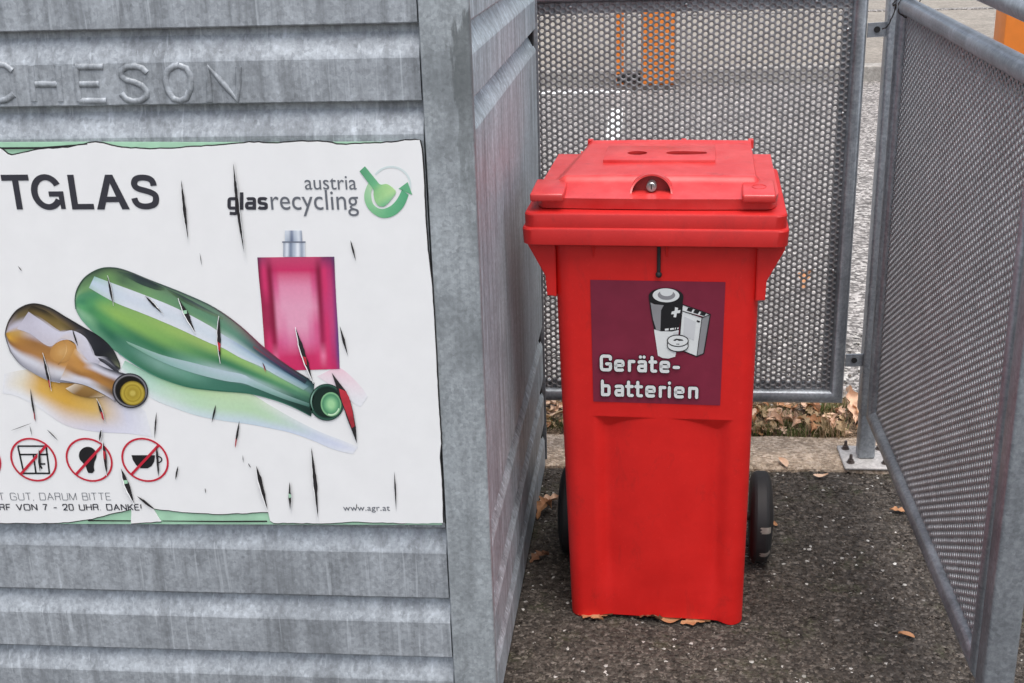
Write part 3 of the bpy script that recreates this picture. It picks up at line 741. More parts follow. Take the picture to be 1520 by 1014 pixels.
def chaikin(pts, n):
    for _ in range(n):
        q = [pts[0]]
        for a, b in zip(pts, pts[1:]):
            q += [(a[0] * .75 + b[0] * .25, a[1] * .75 + b[1] * .25), (a[0] * .25 + b[0] * .75, a[1] * .25 + b[1] * .75)]
        pts = q + [pts[-1]]
    return pts
def ribbon(dst, pts, w, put, cap=True, smooth=2):
    """flat pen stroke of width w along pts; put(x, y) -> vertex"""
    pts = chaikin(pts, smooth) if smooth and len(pts) > 2 else list(pts)
    n = len(pts); L, Rr = [], []
    for i in range(n):
        a, b = pts[max(0, i - 1)], pts[min(n - 1, i + 1)]
        dx, dy = b[0] - a[0], b[1] - a[1]; l = math.hypot(dx, dy) or 1
        L.append((pts[i][0] - dy / l * w / 2, pts[i][1] + dx / l * w / 2)); Rr.append((pts[i][0] + dy / l * w / 2, pts[i][1] - dx / l * w / 2))
    def capp(p, q):
        dx, dy = p[0] - q[0], p[1] - q[1]; a0 = math.atan2(dy, dx)
        return [(p[0] + w / 2 * math.cos(a0 + math.pi / 2 - math.pi * k / 8), p[1] + w / 2 * math.sin(a0 + math.pi / 2 - math.pi * k / 8)) for k in range(1, 8)]
    vl = [put(*p) for p in L]; vr = [put(*p) for p in Rr]
    fs = []
    for i in range(n - 1): fs.append(dst.faces.new((vl[i], vr[i], vr[i + 1], vl[i + 1])))
    if cap:
        fs.append(dst.faces.new([vl[-1]] + [put(*p) for p in capp(pts[-1], pts[-2])] + [vr[-1]]))
        fs.append(dst.faces.new([vr[0]] + [put(*p) for p in capp(pts[0], pts[1])] + [vl[0]]))
    for f in fs:
        f.normal_update()
        if f.normal.y > 0: f.normal_flip()
HEAVY = {'T': (80, [[(0, 100), (80, 100), (80, 83), (49, 83), (49, 0), (31, 0), (31, 83), (0, 83)]], []),
         'L': (62, [[(0, 0), (0, 100), (18, 100), (18, 16), (62, 16), (62, 0)]], []),
         'A': (87, [[(0, 0), (34, 100), (43.5, 100), (43.5, 76), (20, 0)], [(87, 0), (53, 100), (43.5, 100), (43.5, 76), (67, 0)], [(26.5, 21), (60.5, 21), (55.5, 37), (31.5, 37)]], []),
         'N': (76, [[(0, 0), (0, 100), (18, 100), (58, 30), (58, 100), (76, 100), (76, 0), (58, 0), (18, 70), (18, 0)]], []),
         'G': (84, [[(45, 37), (45, 52), (84, 52), (84, 1), (72, 1), (70, 37)]], [[(41 + 33 * math.cos(R(a)), 50 + 43 * math.sin(R(a))) for a in range(28, 336, 7)]]),
         'S': (76, [], [[(67, 68), (66, 80), (58, 89), (40, 92.5), (22, 90), (14, 80), (14, 68), (22, 60), (40, 55), (58, 49), (69, 41), (69, 26), (62, 13), (40, 7.5), (20, 11), (11, 22), (9, 33)]])}
hb = bmesh.new()
for ch, x0, x1 in (('N', -56, -11), ('T', 3.5, 44), ('G', 45, 92.5), ('L', 102, 135), ('A', 139, 188), ('S', 192, 233)):
    wd_, polys, strokes = HEAVY[ch]
    X0, X1 = art(x0, 286)[0], art(x1, 286)[0]
    Zt, Zb = art((x0 + x1) / 2, 260)[1], art((x0 + x1) / 2, 311.7)[1]
    k_ = [0]
    def put(x, y): return hb.verts.new((X0 + (X1 - X0) * x / wd_, LAYER['art'] - 0.00003 * k_[0], Zb + (Zt - Zb) * y / 100))
    for pl in polys:
        f = hb.faces.new([put(*p) for p in pl]); f.normal_update()
        if f.normal.y > 0: f.normal_flip()
    for st_ in strokes: k_[0] += 1; ribbon(hb, st_, 17, put, False, 2)
pobj('heading_lettering', hb, M['ink'], film)
ptext('logo_lettering', [('austria', (452, 282), (528, 268), 0.0, 1.0, 'x'), ('recycling', (402, 312), (530.5, 293), 0.0, 1.0, 'x')], M['ink_grey'])
STICK = {'U': (72, [[(0, 100), (0, 40), (0, 0), (36, 0), (72, 0), (72, 40), (72, 100)]]), 'T': (70, [[(0, 100), (70, 100)], [(35, 100), (35, 0)]]),
         'G': (80, [[(74, 80), (62, 100), (38, 100), (0, 100), (0, 50), (0, 0), (40, 0), (78, 0), (78, 48), (42, 48)]]), 'D': (74, [[(0, 0), (0, 0), (0, 100), (0, 100), (36, 100), (74, 100), (74, 50), (74, 0), (36, 0), (0, 0)]]),
         'A': (80, [[(0, 0), (40, 100), (40, 100), (80, 0)], [(14, 36), (66, 36)]]), 'R': (68, [[(0, 0), (0, 100)], [(0, 100), (40, 100), (66, 100), (66, 76), (66, 52), (40, 52), (0, 52)], [(36, 52), (60, 48), (62, 20), (68, 0)]]),
         'M': (86, [[(0, 0), (0, 100)], [(0, 100), (43, 0)], [(43, 0), (86, 100)], [(86, 100), (86, 0)]]), 'B': (68, [[(0, 0), (0, 100)], [(0, 100), (38, 100), (62, 100), (62, 77), (62, 54), (38, 54), (0, 54)], [(38, 54), (68, 54), (68, 27), (68, 0), (38, 0), (0, 0)]]),
         'I': (0, [[(0, 0), (0, 100)]]), 'E': (60, [[(60, 100), (0, 100)], [(0, 100), (0, 0)], [(0, 0), (62, 0)], [(0, 52), (54, 52)]]), 'F': (56, [[(58, 100), (0, 100)], [(0, 100), (0, 0)], [(0, 50), (50, 50)]]),
         'W': (116, [[(0, 100), (28, 0)], [(28, 0), (58, 100)], [(58, 100), (88, 0)], [(88, 0), (116, 100)]]), 'V': (80, [[(0, 100), (40, 0)], [(40, 0), (80, 100)]]), 'O': (84, [[(42, 100), (0, 100), (0, 50), (0, 0), (42, 0), (84, 0), (84, 50), (84, 100), (42, 100)]]),
         'N': (72, [[(0, 0), (0, 100)], [(0, 100), (72, 0)], [(72, 0), (72, 100)]]), 'H': (72, [[(0, 0), (0, 100)], [(72, 0), (72, 100)], [(0, 52), (72, 52)]]), 'K': (66, [[(0, 0), (0, 100)], [(64, 100), (0, 36)], [(24, 58), (68, 0)]]),
         '7': (58, [[(0, 98), (58, 98)], [(58, 98), (30, 50), (20, 0)]]), '2': (58, [[(0, 70), (2, 100), (30, 100), (58, 100), (58, 70), (52, 46), (0, 2)], [(0, 2), (60, 2)]]), '0': (58, [[(29, 100), (0, 100), (0, 50), (0, 0), (29, 0), (58, 0), (58, 50), (58, 100), (29, 100)]]),
         '–': (46, [[(0, 40), (46, 40)]]), '.': (4, [[(0, 2), (4, 2)]]), ',': (4, [[(3, 4), (0, -14)]]), '!': (2, [[(1, 100), (1, 28)], [(1, 4), (1, 2)]]), ' ': (34, [])}
def stick_text(name, text, x0, x1, yb, yt, pen, mat, gap=26):
    """monoline capitals between artwork x0..x1, baseline yb, cap line yt"""
    tot = sum(STICK[c][0] + gap for c in text) - gap
    b = bmesh.new(); cur = 0; k = 0
    h = yb - yt
    for c in text:
        w_, st = STICK[c]
        for pl in st:
            k = (k + 1) % 5
            def put(x, y, k=k, cur=cur):
                px_ = x0 + (x1 - x0) * (cur + x) / tot
                X0, Z0 = art(px_, yb); Z1 = art(px_, yt)[1]
                t = pen / 200 + (1 - pen / 100) * y / 100
                return b.verts.new((X0, LAYER['art'] - 0.00002 * k, Z0 + (Z1 - Z0) * t))
            ribbon(b, pl, pen, put, False, 2)
        cur += w_ + gap
    pobj(name, b, mat, film)
stick_text('notice_lettering', 'TUT GUT, DARUM BITTE', -24, 163.5, 744, 732.8, 8, M['ink_grey'])
stick_text('notice_lettering', 'WURF VON 7 – 20 UHR. DANKE!', -26, 209, 759.4, 749.2, 16, M['ink'], 30)
GL = {'g': (72, [[(59.5, 24), (58, 12.5), (36, 12.5), (12.5, 12.5), (12.5, 44), (12.5, 75.5), (36, 75.5), (58, 75.5), (59.5, 60)], [(59.5, 86), (59.5, 0), (59.5, -24), (36, -24), (16, -22)]]), 'l': (25, [[(12.5, 118), (12.5, 2)]]),
      'a': (72, [[(15, 72), (22, 75.5), (38, 75.5), (59.5, 75.5), (59.5, 50), (59.5, 2)], [(58, 45), (36, 45), (12.5, 45), (12.5, 12.5), (36, 12.5), (52, 12.5), (59.5, 26)]]), 's': (66, [[(56, 70), (48, 76.5), (32, 76.5), (12.5, 76.5), (12.5, 58), (14, 47), (32, 44), (54, 40), (54, 26), (54, 11.5), (32, 11.5), (18, 11.5), (9, 19)]])}
gb = bmesh.new(); cur = 0
for ch in 'glas':
    w_, st = GL[ch]
    for k, pl in enumerate(st):
        def put(x, y, cur=cur, k=k):
            X_, Z_ = art(336 + 61 * (cur + x) / 250, 312.5 - 19.5 * y / 88)
            return gb.verts.new((X_, LAYER['art'] - 0.00002 * k, Z_))
        ribbon(gb, pl, 21, put, False, 3)
    cur += w_ + 5
pobj('logo_lettering', gb, M['ink'], film)
ptext('web_lettering', [('www.agr.at', (509, 759.5), (578, 754), 0.004, 1.05, 'x')], M['ink_grey'])

# recycling logo: a bottle lying in a round arrow
logo = bmesh.new()
def strip_poly(dst, outer, inner, layer):
    for a, b, c, d in zip(outer, outer[1:], inner[1:], inner): poly(dst, [a, b, c, d], layer)
g1 = [(140, 194, 150), (120, 184, 140), (104, 172, 126), (96, 166, 124)]
outer = [(548, 269), (543, 279), (540, 291), (542, 303), (549, 314), (560, 322), (570, 324.5), (582, 322), (592, 315), (600, 305), (606, 290)]
inner = [(553, 279), (550.5, 286), (550.5, 294), (553, 303), (559, 309), (566, 311), (572, 310), (580, 306), (587, 299), (592, 291), (596, 282)]
stripmesh('logo_arrow_print', list(zip(outer, inner)), [[(168, 206, 164), (176, 210, 170)], [(130, 190, 140), (140, 196, 148)], [(96, 170, 124), (104, 176, 130)], [(84, 160, 118), (92, 168, 126)]], 'art', film, 50, 6)
poly(logo, [(591, 281), (604.5, 271), (611.5, 290), (604, 287), (598, 284)], 'art')
pobj('logo_arrow_print', logo, flat('logo_green', lin((98, 170, 126)), 0.4), film)
stripmesh('logo_bottle_print', [((533, 255), (541, 247.5)), ((547, 273), (557, 267)), ((553.5, 282), (564, 274.5)), ((554, 290), (574, 274)), ((556, 299), (584, 281)), ((561, 306), (587, 287)), ((567, 307.5), (580, 297)), ((570, 307), (576, 302))],
          [[(84, 150, 112), (92, 160, 120)], [(104, 176, 128), (110, 180, 134)], [(136, 190, 130), (160, 206, 140)], [(150, 200, 140), (176, 214, 150)], [(120, 184, 136), (140, 196, 144)], [(104, 174, 128), (116, 182, 136)]], 'art2', film, 40, 8)
ring = bmesh.new()
strip_poly(ring, arc(580, 276, 30, 29, 215, 370), arc(580, 276, 27, 26, 215, 370), 'glow')
pobj('logo_ring_print', ring, flat('logo_pale', lin((205, 217, 216)), 0.4), film)

# prohibition signs
def circ_board(cxp, cyp, r):
    X, Z = art(cxp, cyp)
    return X, Z, r
def ring_board(dst, X, Z, ro, ri, layer, n=48):
    for k in range(n):
        a, b = 2 * math.pi * k / n, 2 * math.pi * (k + 1) / n
        poly(dst, [(X + ro * math.cos(a), Z + ro * math.sin(a)), (X + ro * math.cos(b), Z + ro * math.sin(b)), (X + ri * math.cos(b), Z + ri * math.sin(b)), (X + ri * math.cos(a), Z + ri * math.sin(a))], layer, False)
for cxp, cyp in ((-34, 683.5), (48.5, 683.7), (131.2, 684), (214.2, 684)):
    X, Z = art(cxp, cyp); ro = 0.0440
    rings, bars = bmesh.new(), bmesh.new()
    ring_board(rings, X, Z, ro, ro - 0.0036, 'art2')
    s = ro - 0.002
    d = 0.0017
    poly(bars, [(X - s * 0.70 - d, Z - s * 0.70 + d), (X + s * 0.70 - d, Z + s * 0.70 + d), (X + s * 0.70 + d, Z + s * 0.70 - d), (X - s * 0.70 + d, Z - s * 0.70 - d)], 'art3', False)
    ro_ = pobj('prohibition_ring', rings, M['ink_red'], film); pobj('prohibition_bar', bars, M['ink_red'], ro_)
# window pictogram
def line(dst, a, b, w, layer):
    dx, dy = b[0] - a[0], b[1] - a[1]; L = math.hypot(dx, dy); nx, ny = -dy / L * w / 2, dx / L * w / 2
    poly(dst, [(a[0] + nx, a[1] + ny), (b[0] + nx, b[1] + ny), (b[0] - nx, b[1] - ny), (a[0] - nx, a[1] - ny)], layer)
blacks = bmesh.new()
for a, b in (((25, 663.5), (68, 663.5)), ((25, 663.5), (34, 704)), ((67, 663.5), (72, 704)), ((32, 704), (73, 704)), ((27, 676), (70, 676)), ((48, 676), (52, 704)), ((57, 690), (66, 690)), ((57, 690), (61, 697))):
    line(blacks, a, b, 2.4, 'art')
pobj('window_pictogram', blacks, M['pure_black'], film)
# bulb pictogram
blacks = bmesh.new()
bulb = arc(129, 677.5, 13.2, 13, 150, 390, 24)
poly(blacks, bulb + [(139, 687), (138, 694), (139, 700), (136, 703.5), (130, 703.5), (128, 700), (126, 693)], 'art')
pobj('bulb_pictogram', blacks, M['pure_black'], film)
# cup pictogram
blacks = bmesh.new()
poly(blacks, [(194, 677), (229, 677), (228, 686), (224, 693), (218, 696.5), (208, 696.5), (201, 692), (196, 684)], 'art')
h_o, h_i = arc(233, 683.5, 7, 5.5, -80, 80, 10), arc(233, 683.5, 5, 3.8, -80, 80, 10)
strip_poly(blacks, h_o, h_i, 'art')
pobj('cup_pictogram', blacks, M['pure_black'], film)

# torn slits
TEARS = [(268, 265, 279, 360, 4.4, 0), (346, 237, 364, 385, 6, 0), (296, 375, 299, 395, 1.2, 0), (520, 357, 528, 388, 2.8, 0), (159, 409, 168, 454, 4.2, 0), (214, 438, 243, 468, 4.6, 0), (264, 443, 290, 496, 5.6, 2), (324.5, 469, 326.5, 540, 5.4, 1), (107, 489, 115.5, 515, 2.6, 0), (63, 524, 76, 581, 4.8, 1), (44.5, 577, 53, 628, 2.8, 1), (143, 592, 156, 628, 4.6, 1), (320, 601, 314, 628, 3, 0), (232, 612, 229, 652, 2.4, 0), (355, 625, 348, 664, 3, 1), (438, 486, 465, 570, 6.5, 1), (504, 484, 516.5, 530, 3.4, 0), (150.5, 637, 147, 657, 5, 0), (152, 655, 158, 707, 5.4, 1), (232, 662, 235, 709, 4, 0), (57, 666, 58.5, 702, 4.4, 0), (43.5, 632, 47, 648, 1.2, 0), (69, 638, 86, 655, 1.6, 0), (264, 692, 260, 713, 3, 0), (379, 690, 397, 760, 6.4, 0), (430, 714, 431, 761, 4.6, 2), (461, 661, 471.5, 774, 5.6, 0), (585, 700, 588, 760, 2.4, 0), (26, 395, 32, 403, 1.4, 0), (360, 676, 361, 688, 1.2, 0), (368, 688, 372, 695, 1.5, 0), (529, 748, 529, 755, 1.2, 0), (304, 725, 305, 733, 1.4, 0), (389, 538, 395, 551, 2, 1), (178, 694, 199, 750, 7, 2), (203, 737, 229, 757, 4, 0), (15, 640, 48, 628, 0.9, 0)]
rnd = random.Random(9)
for (x0, y0, x1, y1, w, kind) in TEARS:
    dx, dy = x1 - x0, y1 - y0; L = math.hypot(dx, dy); nx, ny = -dy / L, dx / L
    n = max(4, int(L / 5))
    bow = rnd.uniform(-1, 1) * L * 0.012
    ctr = []
    for k in range(n + 1):
        t = k / n
        wd = w * 0.5 * (math.sin(math.pi * t ** 0.9)) ** 1.15 * (1 + rnd.uniform(-0.18, 0.18))
        b_ = bow * math.sin(math.pi * t)
        ctr.append((x0 + dx * t + nx * b_, y0 + dy * t + ny * b_, wd, wd * rnd.uniform(0.75, 1.1)))
    up = [(x + nx * a, y + ny * a) for x, y, a, b in ctr]; dn = [(x - nx * b, y - ny * b) for x, y, a, b in ctr]
    tb, trd = bmesh.new(), bmesh.new()
    poly(tb, up + dn[::-1][1:-1], 'slit')
    slit = pobj('torn_slit', tb, M['tear'], film)
    if w > 4.1:                                   # lifted, curled lip of the film along one side
        fl_ = bmesh.new(); prev = None
        sd = rnd.choice((-1, 1))
        for k in range(n + 1):
            x, y, a, b_ = ctr[k]
            h_ = 0.0022 * math.sin(math.pi * k / n) * rnd.uniform(0.5, 1.2)
            o1 = a if sd > 0 else -b_
            q = []
            for off, up_ in ((o1, 0.0), (o1 - sd * w * 0.10, 0.6), (o1 + sd * w * 0.06, 1.0)):
                X, Z = art(x + nx * off, y + ny * off)
                q.append(fl_.verts.new((X, LAYER['slit'] - 0.0003 - h_ * up_, Z)))
            if prev:
                for e in range(2): fl_.faces.new((prev[e], q[e], q[e + 1], prev[e + 1]))
            prev = q
        pobj('curled_lip', fl_, M['film'], slit, smooth=60)
    if kind == 1:
        for _ in range(1):
            i = rnd.randint(int(n * 0.35), max(int(n * 0.35), n - 2))
            x, y, a, b = ctr[i]
            a *= rnd.uniform(0.7, 1.0)
            poly(trd, [(x + nx * a, y + ny * a - 2), (x - nx * a, y - ny * a + 1), (x - nx * a * 0.4 + dx / L * 9, y + dy / L * 13), (x + nx * a * 0.8 + dx / L * 5, y + dy / L * 9)], 'slit2')
    if kind == 2:
        for _ in range(1):
            i = rnd.randint(int(n * 0.3), max(int(n * 0.3), n - 2))
            x, y, a, b = ctr[i]
            poly(trd, [(x + nx * a, y + ny * a - 2), (x - nx * a, y - ny * a), (x - nx * a * 0.6 + dx / L * 4, y + dy / L * 4), (x + nx * a * 0.8 + dx / L * 3, y + dy / L * 5)], 'slit2')
    if trd.faces: pobj('torn_edge', trd, M['tear_red'] if kind == 1 else M['backing'], slit)
    else: trd.free()
tb, trd = bmesh.new(), bmesh.new()
poly(tb, [(492, 553.5), (503, 568), (514, 582), (520, 596), (524, 612), (528, 635), (529.5, 659), (523, 642), (515, 622), (509, 603), (503, 590), (498, 572)], 'slit')
poly(trd, [(503, 577), (513, 581), (518, 590), (523, 610), (526.5, 633), (522, 636), (514.5, 615), (508, 598), (505, 588)], 'slit2')
slit = pobj('torn_slit', tb, M['tear'], film); pobj('torn_edge', trd, M['tear_red'], slit)
bm = bmesh.new()
poly(bm, [(395, 774.5), (330, 775), (240, 774.5), (237.5, 775.8), (330, 777), (396, 776.8)], 'film'); pobj('torn_underlayer', bm, M['tear']); bm = bmesh.new(); poly(bm, [(128, 773.6), (193, 774.2), (193, 776), (130, 775.6)], 'film')
pobj('torn_underlayer', bm, M['tear']); bm = bmesh.new(); poly(bm, [(0, 219.5), (60, 219), (128, 214), (128, 215.5), (60, 222), (0, 222.5)], 'film')
pobj('torn_underlayer', bm, M['tear'])

# ------------------------------------------------------------------ perforated fence panels
def perforated(name, w, h, p, d, t, mat, parent, xf):
    """real holes: hexagonal cells with round holes; xf maps (u, depth, v) -> local xyz"""
    cx_ = p * math.sqrt(3) / 2
    nc = int(w / cx_); nr = int(h / p)
    cents = []
    for i in range(nc):
        for j in range(nr):
            cents.append((cx_ * (i + 0.5) , p * (j + 0.5 + (0.5 if i % 2 else 0.0))))
    c = np.array(cents)
    ang = np.radians(np.arange(12) * 30)
    ro = np.where(np.arange(12) % 2 == 0, p / math.sqrt(3), p / 2)
    outer = np.stack([ro * np.cos(ang), ro * np.sin(ang)], 1)
    inner = np.stack([d / 2 * np.cos(ang), d / 2 * np.sin(ang)], 1)
    N = len(c)
    def lay(pts, dep):
        P = np.zeros((N, 12, 3)); P[..., 0] = c[:, None, 0] + pts[None, :, 0]; P[..., 2] = c[:, None, 1] + pts[None, :, 1]; P[..., 1] = dep
        return P
    V = np.stack([lay(outer, 0), lay(inner, 0), lay(inner, t), lay(outer, t)], 1)   # N,4,12,3
    idx = np.arange(N * 48).reshape(N, 4, 12)
    nx_ = np.roll(idx, -1, axis=2)
    F = []
    for a in range(3):
        F.append(np.stack([idx[:, a], nx_[:, a], nx_[:, a + 1], idx[:, a + 1]], -1).reshape(-1, 4))
    F = np.concatenate(F)
    Vf = V.reshape(-1, 3)
    out = xf(Vf)
    me = bpy.data.meshes.new(name)
    me.vertices.add(len(out)); me.vertices.foreach_set('co', out.astype(np.float32).reshape(-1))
    me.loops.add(F.size); me.loops.foreach_set('vertex_index', F.astype(np.int32).reshape(-1))
    me.polygons.add(len(F)); me.polygons.foreach_set('loop_start', (np.arange(len(F)) * 4).astype(np.int32))
    me.update(calc_edges=True)
    me.validate()
    return link(name, me, mat, parent)

def mitred_loop(bm, x0, x1, z0, z1, r, y, n=20, xf=None):
    rings = []
    for sx, sz, X_, Z_ in ((-1, -1, x0, z0), (1, -1, x1, z0), (1, 1, x1, z1), (-1, 1, x0, z1)):
        rings.append([bm.verts.new((X_ + sx * r * math.cos(2 * math.pi * k / n), y + r * math.sin(2 * math.pi * k / n), Z_ + sz * r * math.cos(2 * math.pi * k / n))) for k in range(n)])
    for i in range(4):
        a, b = rings[i], rings[(i + 1) % 4]
        for k in range(n): bm.faces.new((a[k], a[(k + 1) % n], b[(k + 1) % n], b[k]))
    bmesh.ops.recalc_face_normals(bm, faces=bm.faces[:])

PITCH, HOLE = 0.0156, 0.0101
# rear panel
BX0, BX1, BZ0, BZ1, BY = -0.46, 0.545, 0.196, 1.262, 3.146
fr = empty('perforated_fence_panel', (BX0, BY, 0))
tag(fr, 'grey perforated metal fence panel standing behind the red bin', 'fence', 'perforated fence panels')
def rel(o_):
    return Matrix.Translation(-Vector(o_.location))
bm = bmesh.new(); mitred_loop(bm, BX0, BX1, BZ0, BZ1, 0.0185, BY); bm.transform(rel(fr)); obj('frame', bm, M['zinc_frame'], fr, smooth=50)
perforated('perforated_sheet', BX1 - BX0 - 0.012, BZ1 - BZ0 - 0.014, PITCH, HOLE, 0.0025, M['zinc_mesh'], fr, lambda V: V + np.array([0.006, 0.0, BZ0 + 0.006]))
bm = bmesh.new()
for a in ((BX0 + 0.012, BX1 - 0.012, BZ1 - 0.046, BZ1 - 0.012), (BX0 + 0.012, BX1 - 0.012, BZ0 + 0.012, BZ0 + 0.040), (BX1 - 0.040, BX1 - 0.012, BZ0 + 0.041, BZ1 - 0.047), (BX0 + 0.012, BX0 + 0.040, BZ0 + 0.041, BZ1 - 0.047)):
    box(bm, a[0], a[1], BY + 0.0035, BY + 0.0075, a[2], a[3])
bm.transform(rel(fr)); obj('mounting_flange', bm, M['zinc_frame'], fr)
def rivet(x, y, z, par, nrm=(0, -1, 0)):
    b = bmesh.new()
    bmesh.ops.create_uvsphere(b, u_segments=10, v_segments=6, radius=0.0045)
    q = Vector(nrm).to_track_quat('Z', 'Y').to_matrix().to_4x4()
    b.transform(Matrix.Translation(Vector((x, y, z)) - Vector(par.location)) @ q @ Matrix.Diagonal((1, 1, 0.5, 1)))
    return obj('rivet', b, M['steel'], par, smooth=60)
for x, z in ((-0.16, 1.233), (0.125, 1.233), (0.44, 1.233), (0.5185, 1.165), (0.5185, 0.96), (0.5185, 0.55), (-0.10, 0.222), (0.3, 0.222)):
    rivet(x, BY - 0.0005, z, fr)
# right-hand panel, seen along its length; rails fall slightly towards the viewer
RX, RY0, RY1, RZ0, RZ1 = 0.622, 1.945, 3.005, 0.196, 1.232
fs_ = empty('perforated_fence_panel', (RX, RY1, 0))
tag(fs_, 'grey perforated metal fence panel running towards the viewer at the right', 'fence', 'perforated fence panels')
def shear(y): return 0.0255 * (y - RY1)
bm = bmesh.new(); mitred_loop(bm, RY0, RY1, RZ0, RZ1, 0.0195, 0.0)
for v_ in bm.verts:
    yy, dd, zz = v_.co
    v_.co = (RX - dd, yy, zz + shear(yy))
bmesh.ops.recalc_face_normals(bm, faces=bm.faces[:])
bm.transform(rel(fs_)); obj('frame', bm, M['zinc_frame'], fs_, smooth=50)
def xf_side(V):
    o_ = np.zeros_like(V)
    yy = V[:, 0] + RY0 + 0.006
    o_[:, 0] = V[:, 1]; o_[:, 1] = yy - RY1; o_[:, 2] = V[:, 2] + RZ0 + 0.006 + 0.0255 * (yy - RY1)
    return o_
perforated('perforated_sheet', RY1 - RY0 - 0.012, RZ1 - RZ0 - 0.014, PITCH, HOLE, 0.0025, M['zinc_mesh_lit'], fs_, xf_side)
bm = bmesh.new()
for a in ((RY0 + 0.012, RY1 - 0.012, RZ1 - 0.040, RZ1 - 0.012), (RY0 + 0.012, RY1 - 0.012, RZ0 + 0.012, RZ0 + 0.034), (RY1 - 0.034, RY1 - 0.012, RZ0 + 0.035, RZ1 - 0.041), (RY0 + 0.012, RY0 + 0.034, RZ0 + 0.035, RZ1 - 0.041)):
    box(bm, RX + 0.0035, RX + 0.0075, a[0], a[1], a[2], a[3])
for v_ in bm.verts: v_.co.z += shear(v_.co.y)
bm.transform(rel(fs_)); obj('mounting_flange', bm, M['zinc_frame'], fs_)
rivet(RX - 0.001, 2.45, 1.185, fs_, (-1, 0, 0))
# upper hand rail on the same line
hr = empty('upper_rail', (RX, 2.5, 1.31))
tag(hr, 'grey metal hand rail above the right fence, cut by the picture corner', 'rail')
bm = bmesh.new(); tube(bm, [(RX + 0.004, 1.7, 1.285), (RX + 0.004, 2.4, 1.3105), (RX + 0.004, 2.85, 1.327), (RX + 0.004, 2.98, 1.318), (RX + 0.004, 3.04, 1.28), (RX + 0.004, 3.06, 1.22)], 0.0205, 20)
bm.transform(rel(hr)); obj('rail_tube', bm, M['zinc_frame'], hr, smooth=60)

# fence posts
def fence_post(x, y, top, label, plate=True):
    t = empty('fence_post', (x, y, 0))
    tag(t, label, 'post', 'fence posts')
    bm = bmesh.new(); box(bm, -0.0225, 0.0225, -0.0225, 0.0225, 0.021, 0.20, 0.006, 3); obj('stub', bm, M['zinc_frame'], t, smooth=50)
    bm = bmesh.new(); box(bm, -0.0265, 0.0265, -0.0265, 0.0265, 0.150, top, 0.007, 3); obj('sleeve', bm, M['zinc_frame'], t, smooth=50)
    if plate:
        bm = bmesh.new(); box(bm, -0.0665, 0.0665, -0.076, 0.068, 0.0125, 0.0210, 0.0035, 2); obj('base_plate', bm, M['plate'], t, smooth=50)
        for bx, by in ((-0.046, -0.045), (0.046, -0.048), (-0.046, 0.044), (0.046, 0.044)):
            b = bmesh.new()
            bmesh.ops.create_cone(b, segments=6, radius1=0.0085, radius2=0.0085, depth=0.007, cap_ends=True, matrix=Matrix.Translation((bx, by, 0.0265)))
            bmesh.ops.create_cone(b, segments=18, radius1=0.011, radius2=0.011, depth=0.002, cap_ends=True, matrix=Matrix.Translation((bx, by, 0.0222)))
            bmesh.ops.create_cone(b, segments=12, radius1=0.0045, radius2=0.004, depth=0.016, cap_ends=True, matrix=Matrix.Translation((bx, by, 0.037)))
            obj('anchor_bolt', b, M['bolt'], t, smooth=40)
        for z in ((1.165, 0.306) if y > 3 else ()):
            b = bmesh.new()
            out_ = [(-0.071, z - 0.019), (-0.027, z - 0.017), (-0.027, z + 0.017), (-0.071, z + 0.015)]
            prism(b, out_, 1, -0.012, -0.006)
            obj('connecting_tab', b, M['zinc_frame'], t)
            b = bmesh.new()
            bmesh.ops.create_cone(b, segments=16, radius1=0.0075, radius2=0.0075, depth=0.003, cap_ends=True, matrix=Matrix.Translation((-0.049, -0.0135, z)) @ Matrix.Rotation(R(90), 4, 'X'))
            obj('bolt_hole', b, M['black'], t)
    return t
fence_post(0.634, 3.143, 1.42, 'galvanised square post on a bolted base plate between the two fence panels')
fence_post(0.632, 1.893, 1.42, 'galvanised square post nearest the viewer at the right picture edge')

# rusty tie wire twisted round the post top
wr = empty('tie_wire', (0.62, 3.08, 1.22))
tag(wr, 'thin rusty wire twisted round the top rail beside the fence post', 'wire')
bm = bmesh.new()
rnd = random.Random(4)
pts = [(0.594, 3.112, 1.168), (0.600, 3.100, 1.172), (0.603, 3.085, 1.182), (0.606, 3.060, 1.205), (0.609, 3.045, 1.225), (0.605, 3.035, 1.232), (0.600, 3.032, 1.229), (0.612, 3.025, 1.224), (0.628, 3.01, 1.212), (0.648, 2.99, 1.225), (0.652, 2.985, 1.250), (0.638, 2.985, 1.262), (0.618, 2.985, 1.258), (0.602, 2.985, 1.238), (0.604, 2.984, 1.216), (0.622, 2.98, 1.205), (0.640, 2.972, 1.215)]
fine = []
for a, b in zip(pts, pts[1:]):
    for k in range(4):
        t = k / 4
        fine.append(tuple(a[i] + (b[i] - a[i]) * t + rnd.uniform(-0.0012, 0.0012) for i in range(3)))
tube(bm, fine, 0.0014, 6)
tube(bm, [(0.600, 3.038, 1.229), (0.598, 3.030, 1.233), (0.606, 3.02, 1.245), (0.616, 3.0, 1.262), (0.632, 2.985, 1.272)], 0.0013, 6)
bm.transform(rel(wr)); obj('wire_strand', bm, M['wire'], wr, smooth=80)

# ------------------------------------------------------------------ the red bin
BIN_YAW = R(-3.4)
bin_ = empty('wheelie_bin', (0.045, 2.325, 0.0), BIN_YAW)
tag(bin_, 'red plastic wheelie bin for used batteries with a lockable slotted lid', 'bin')

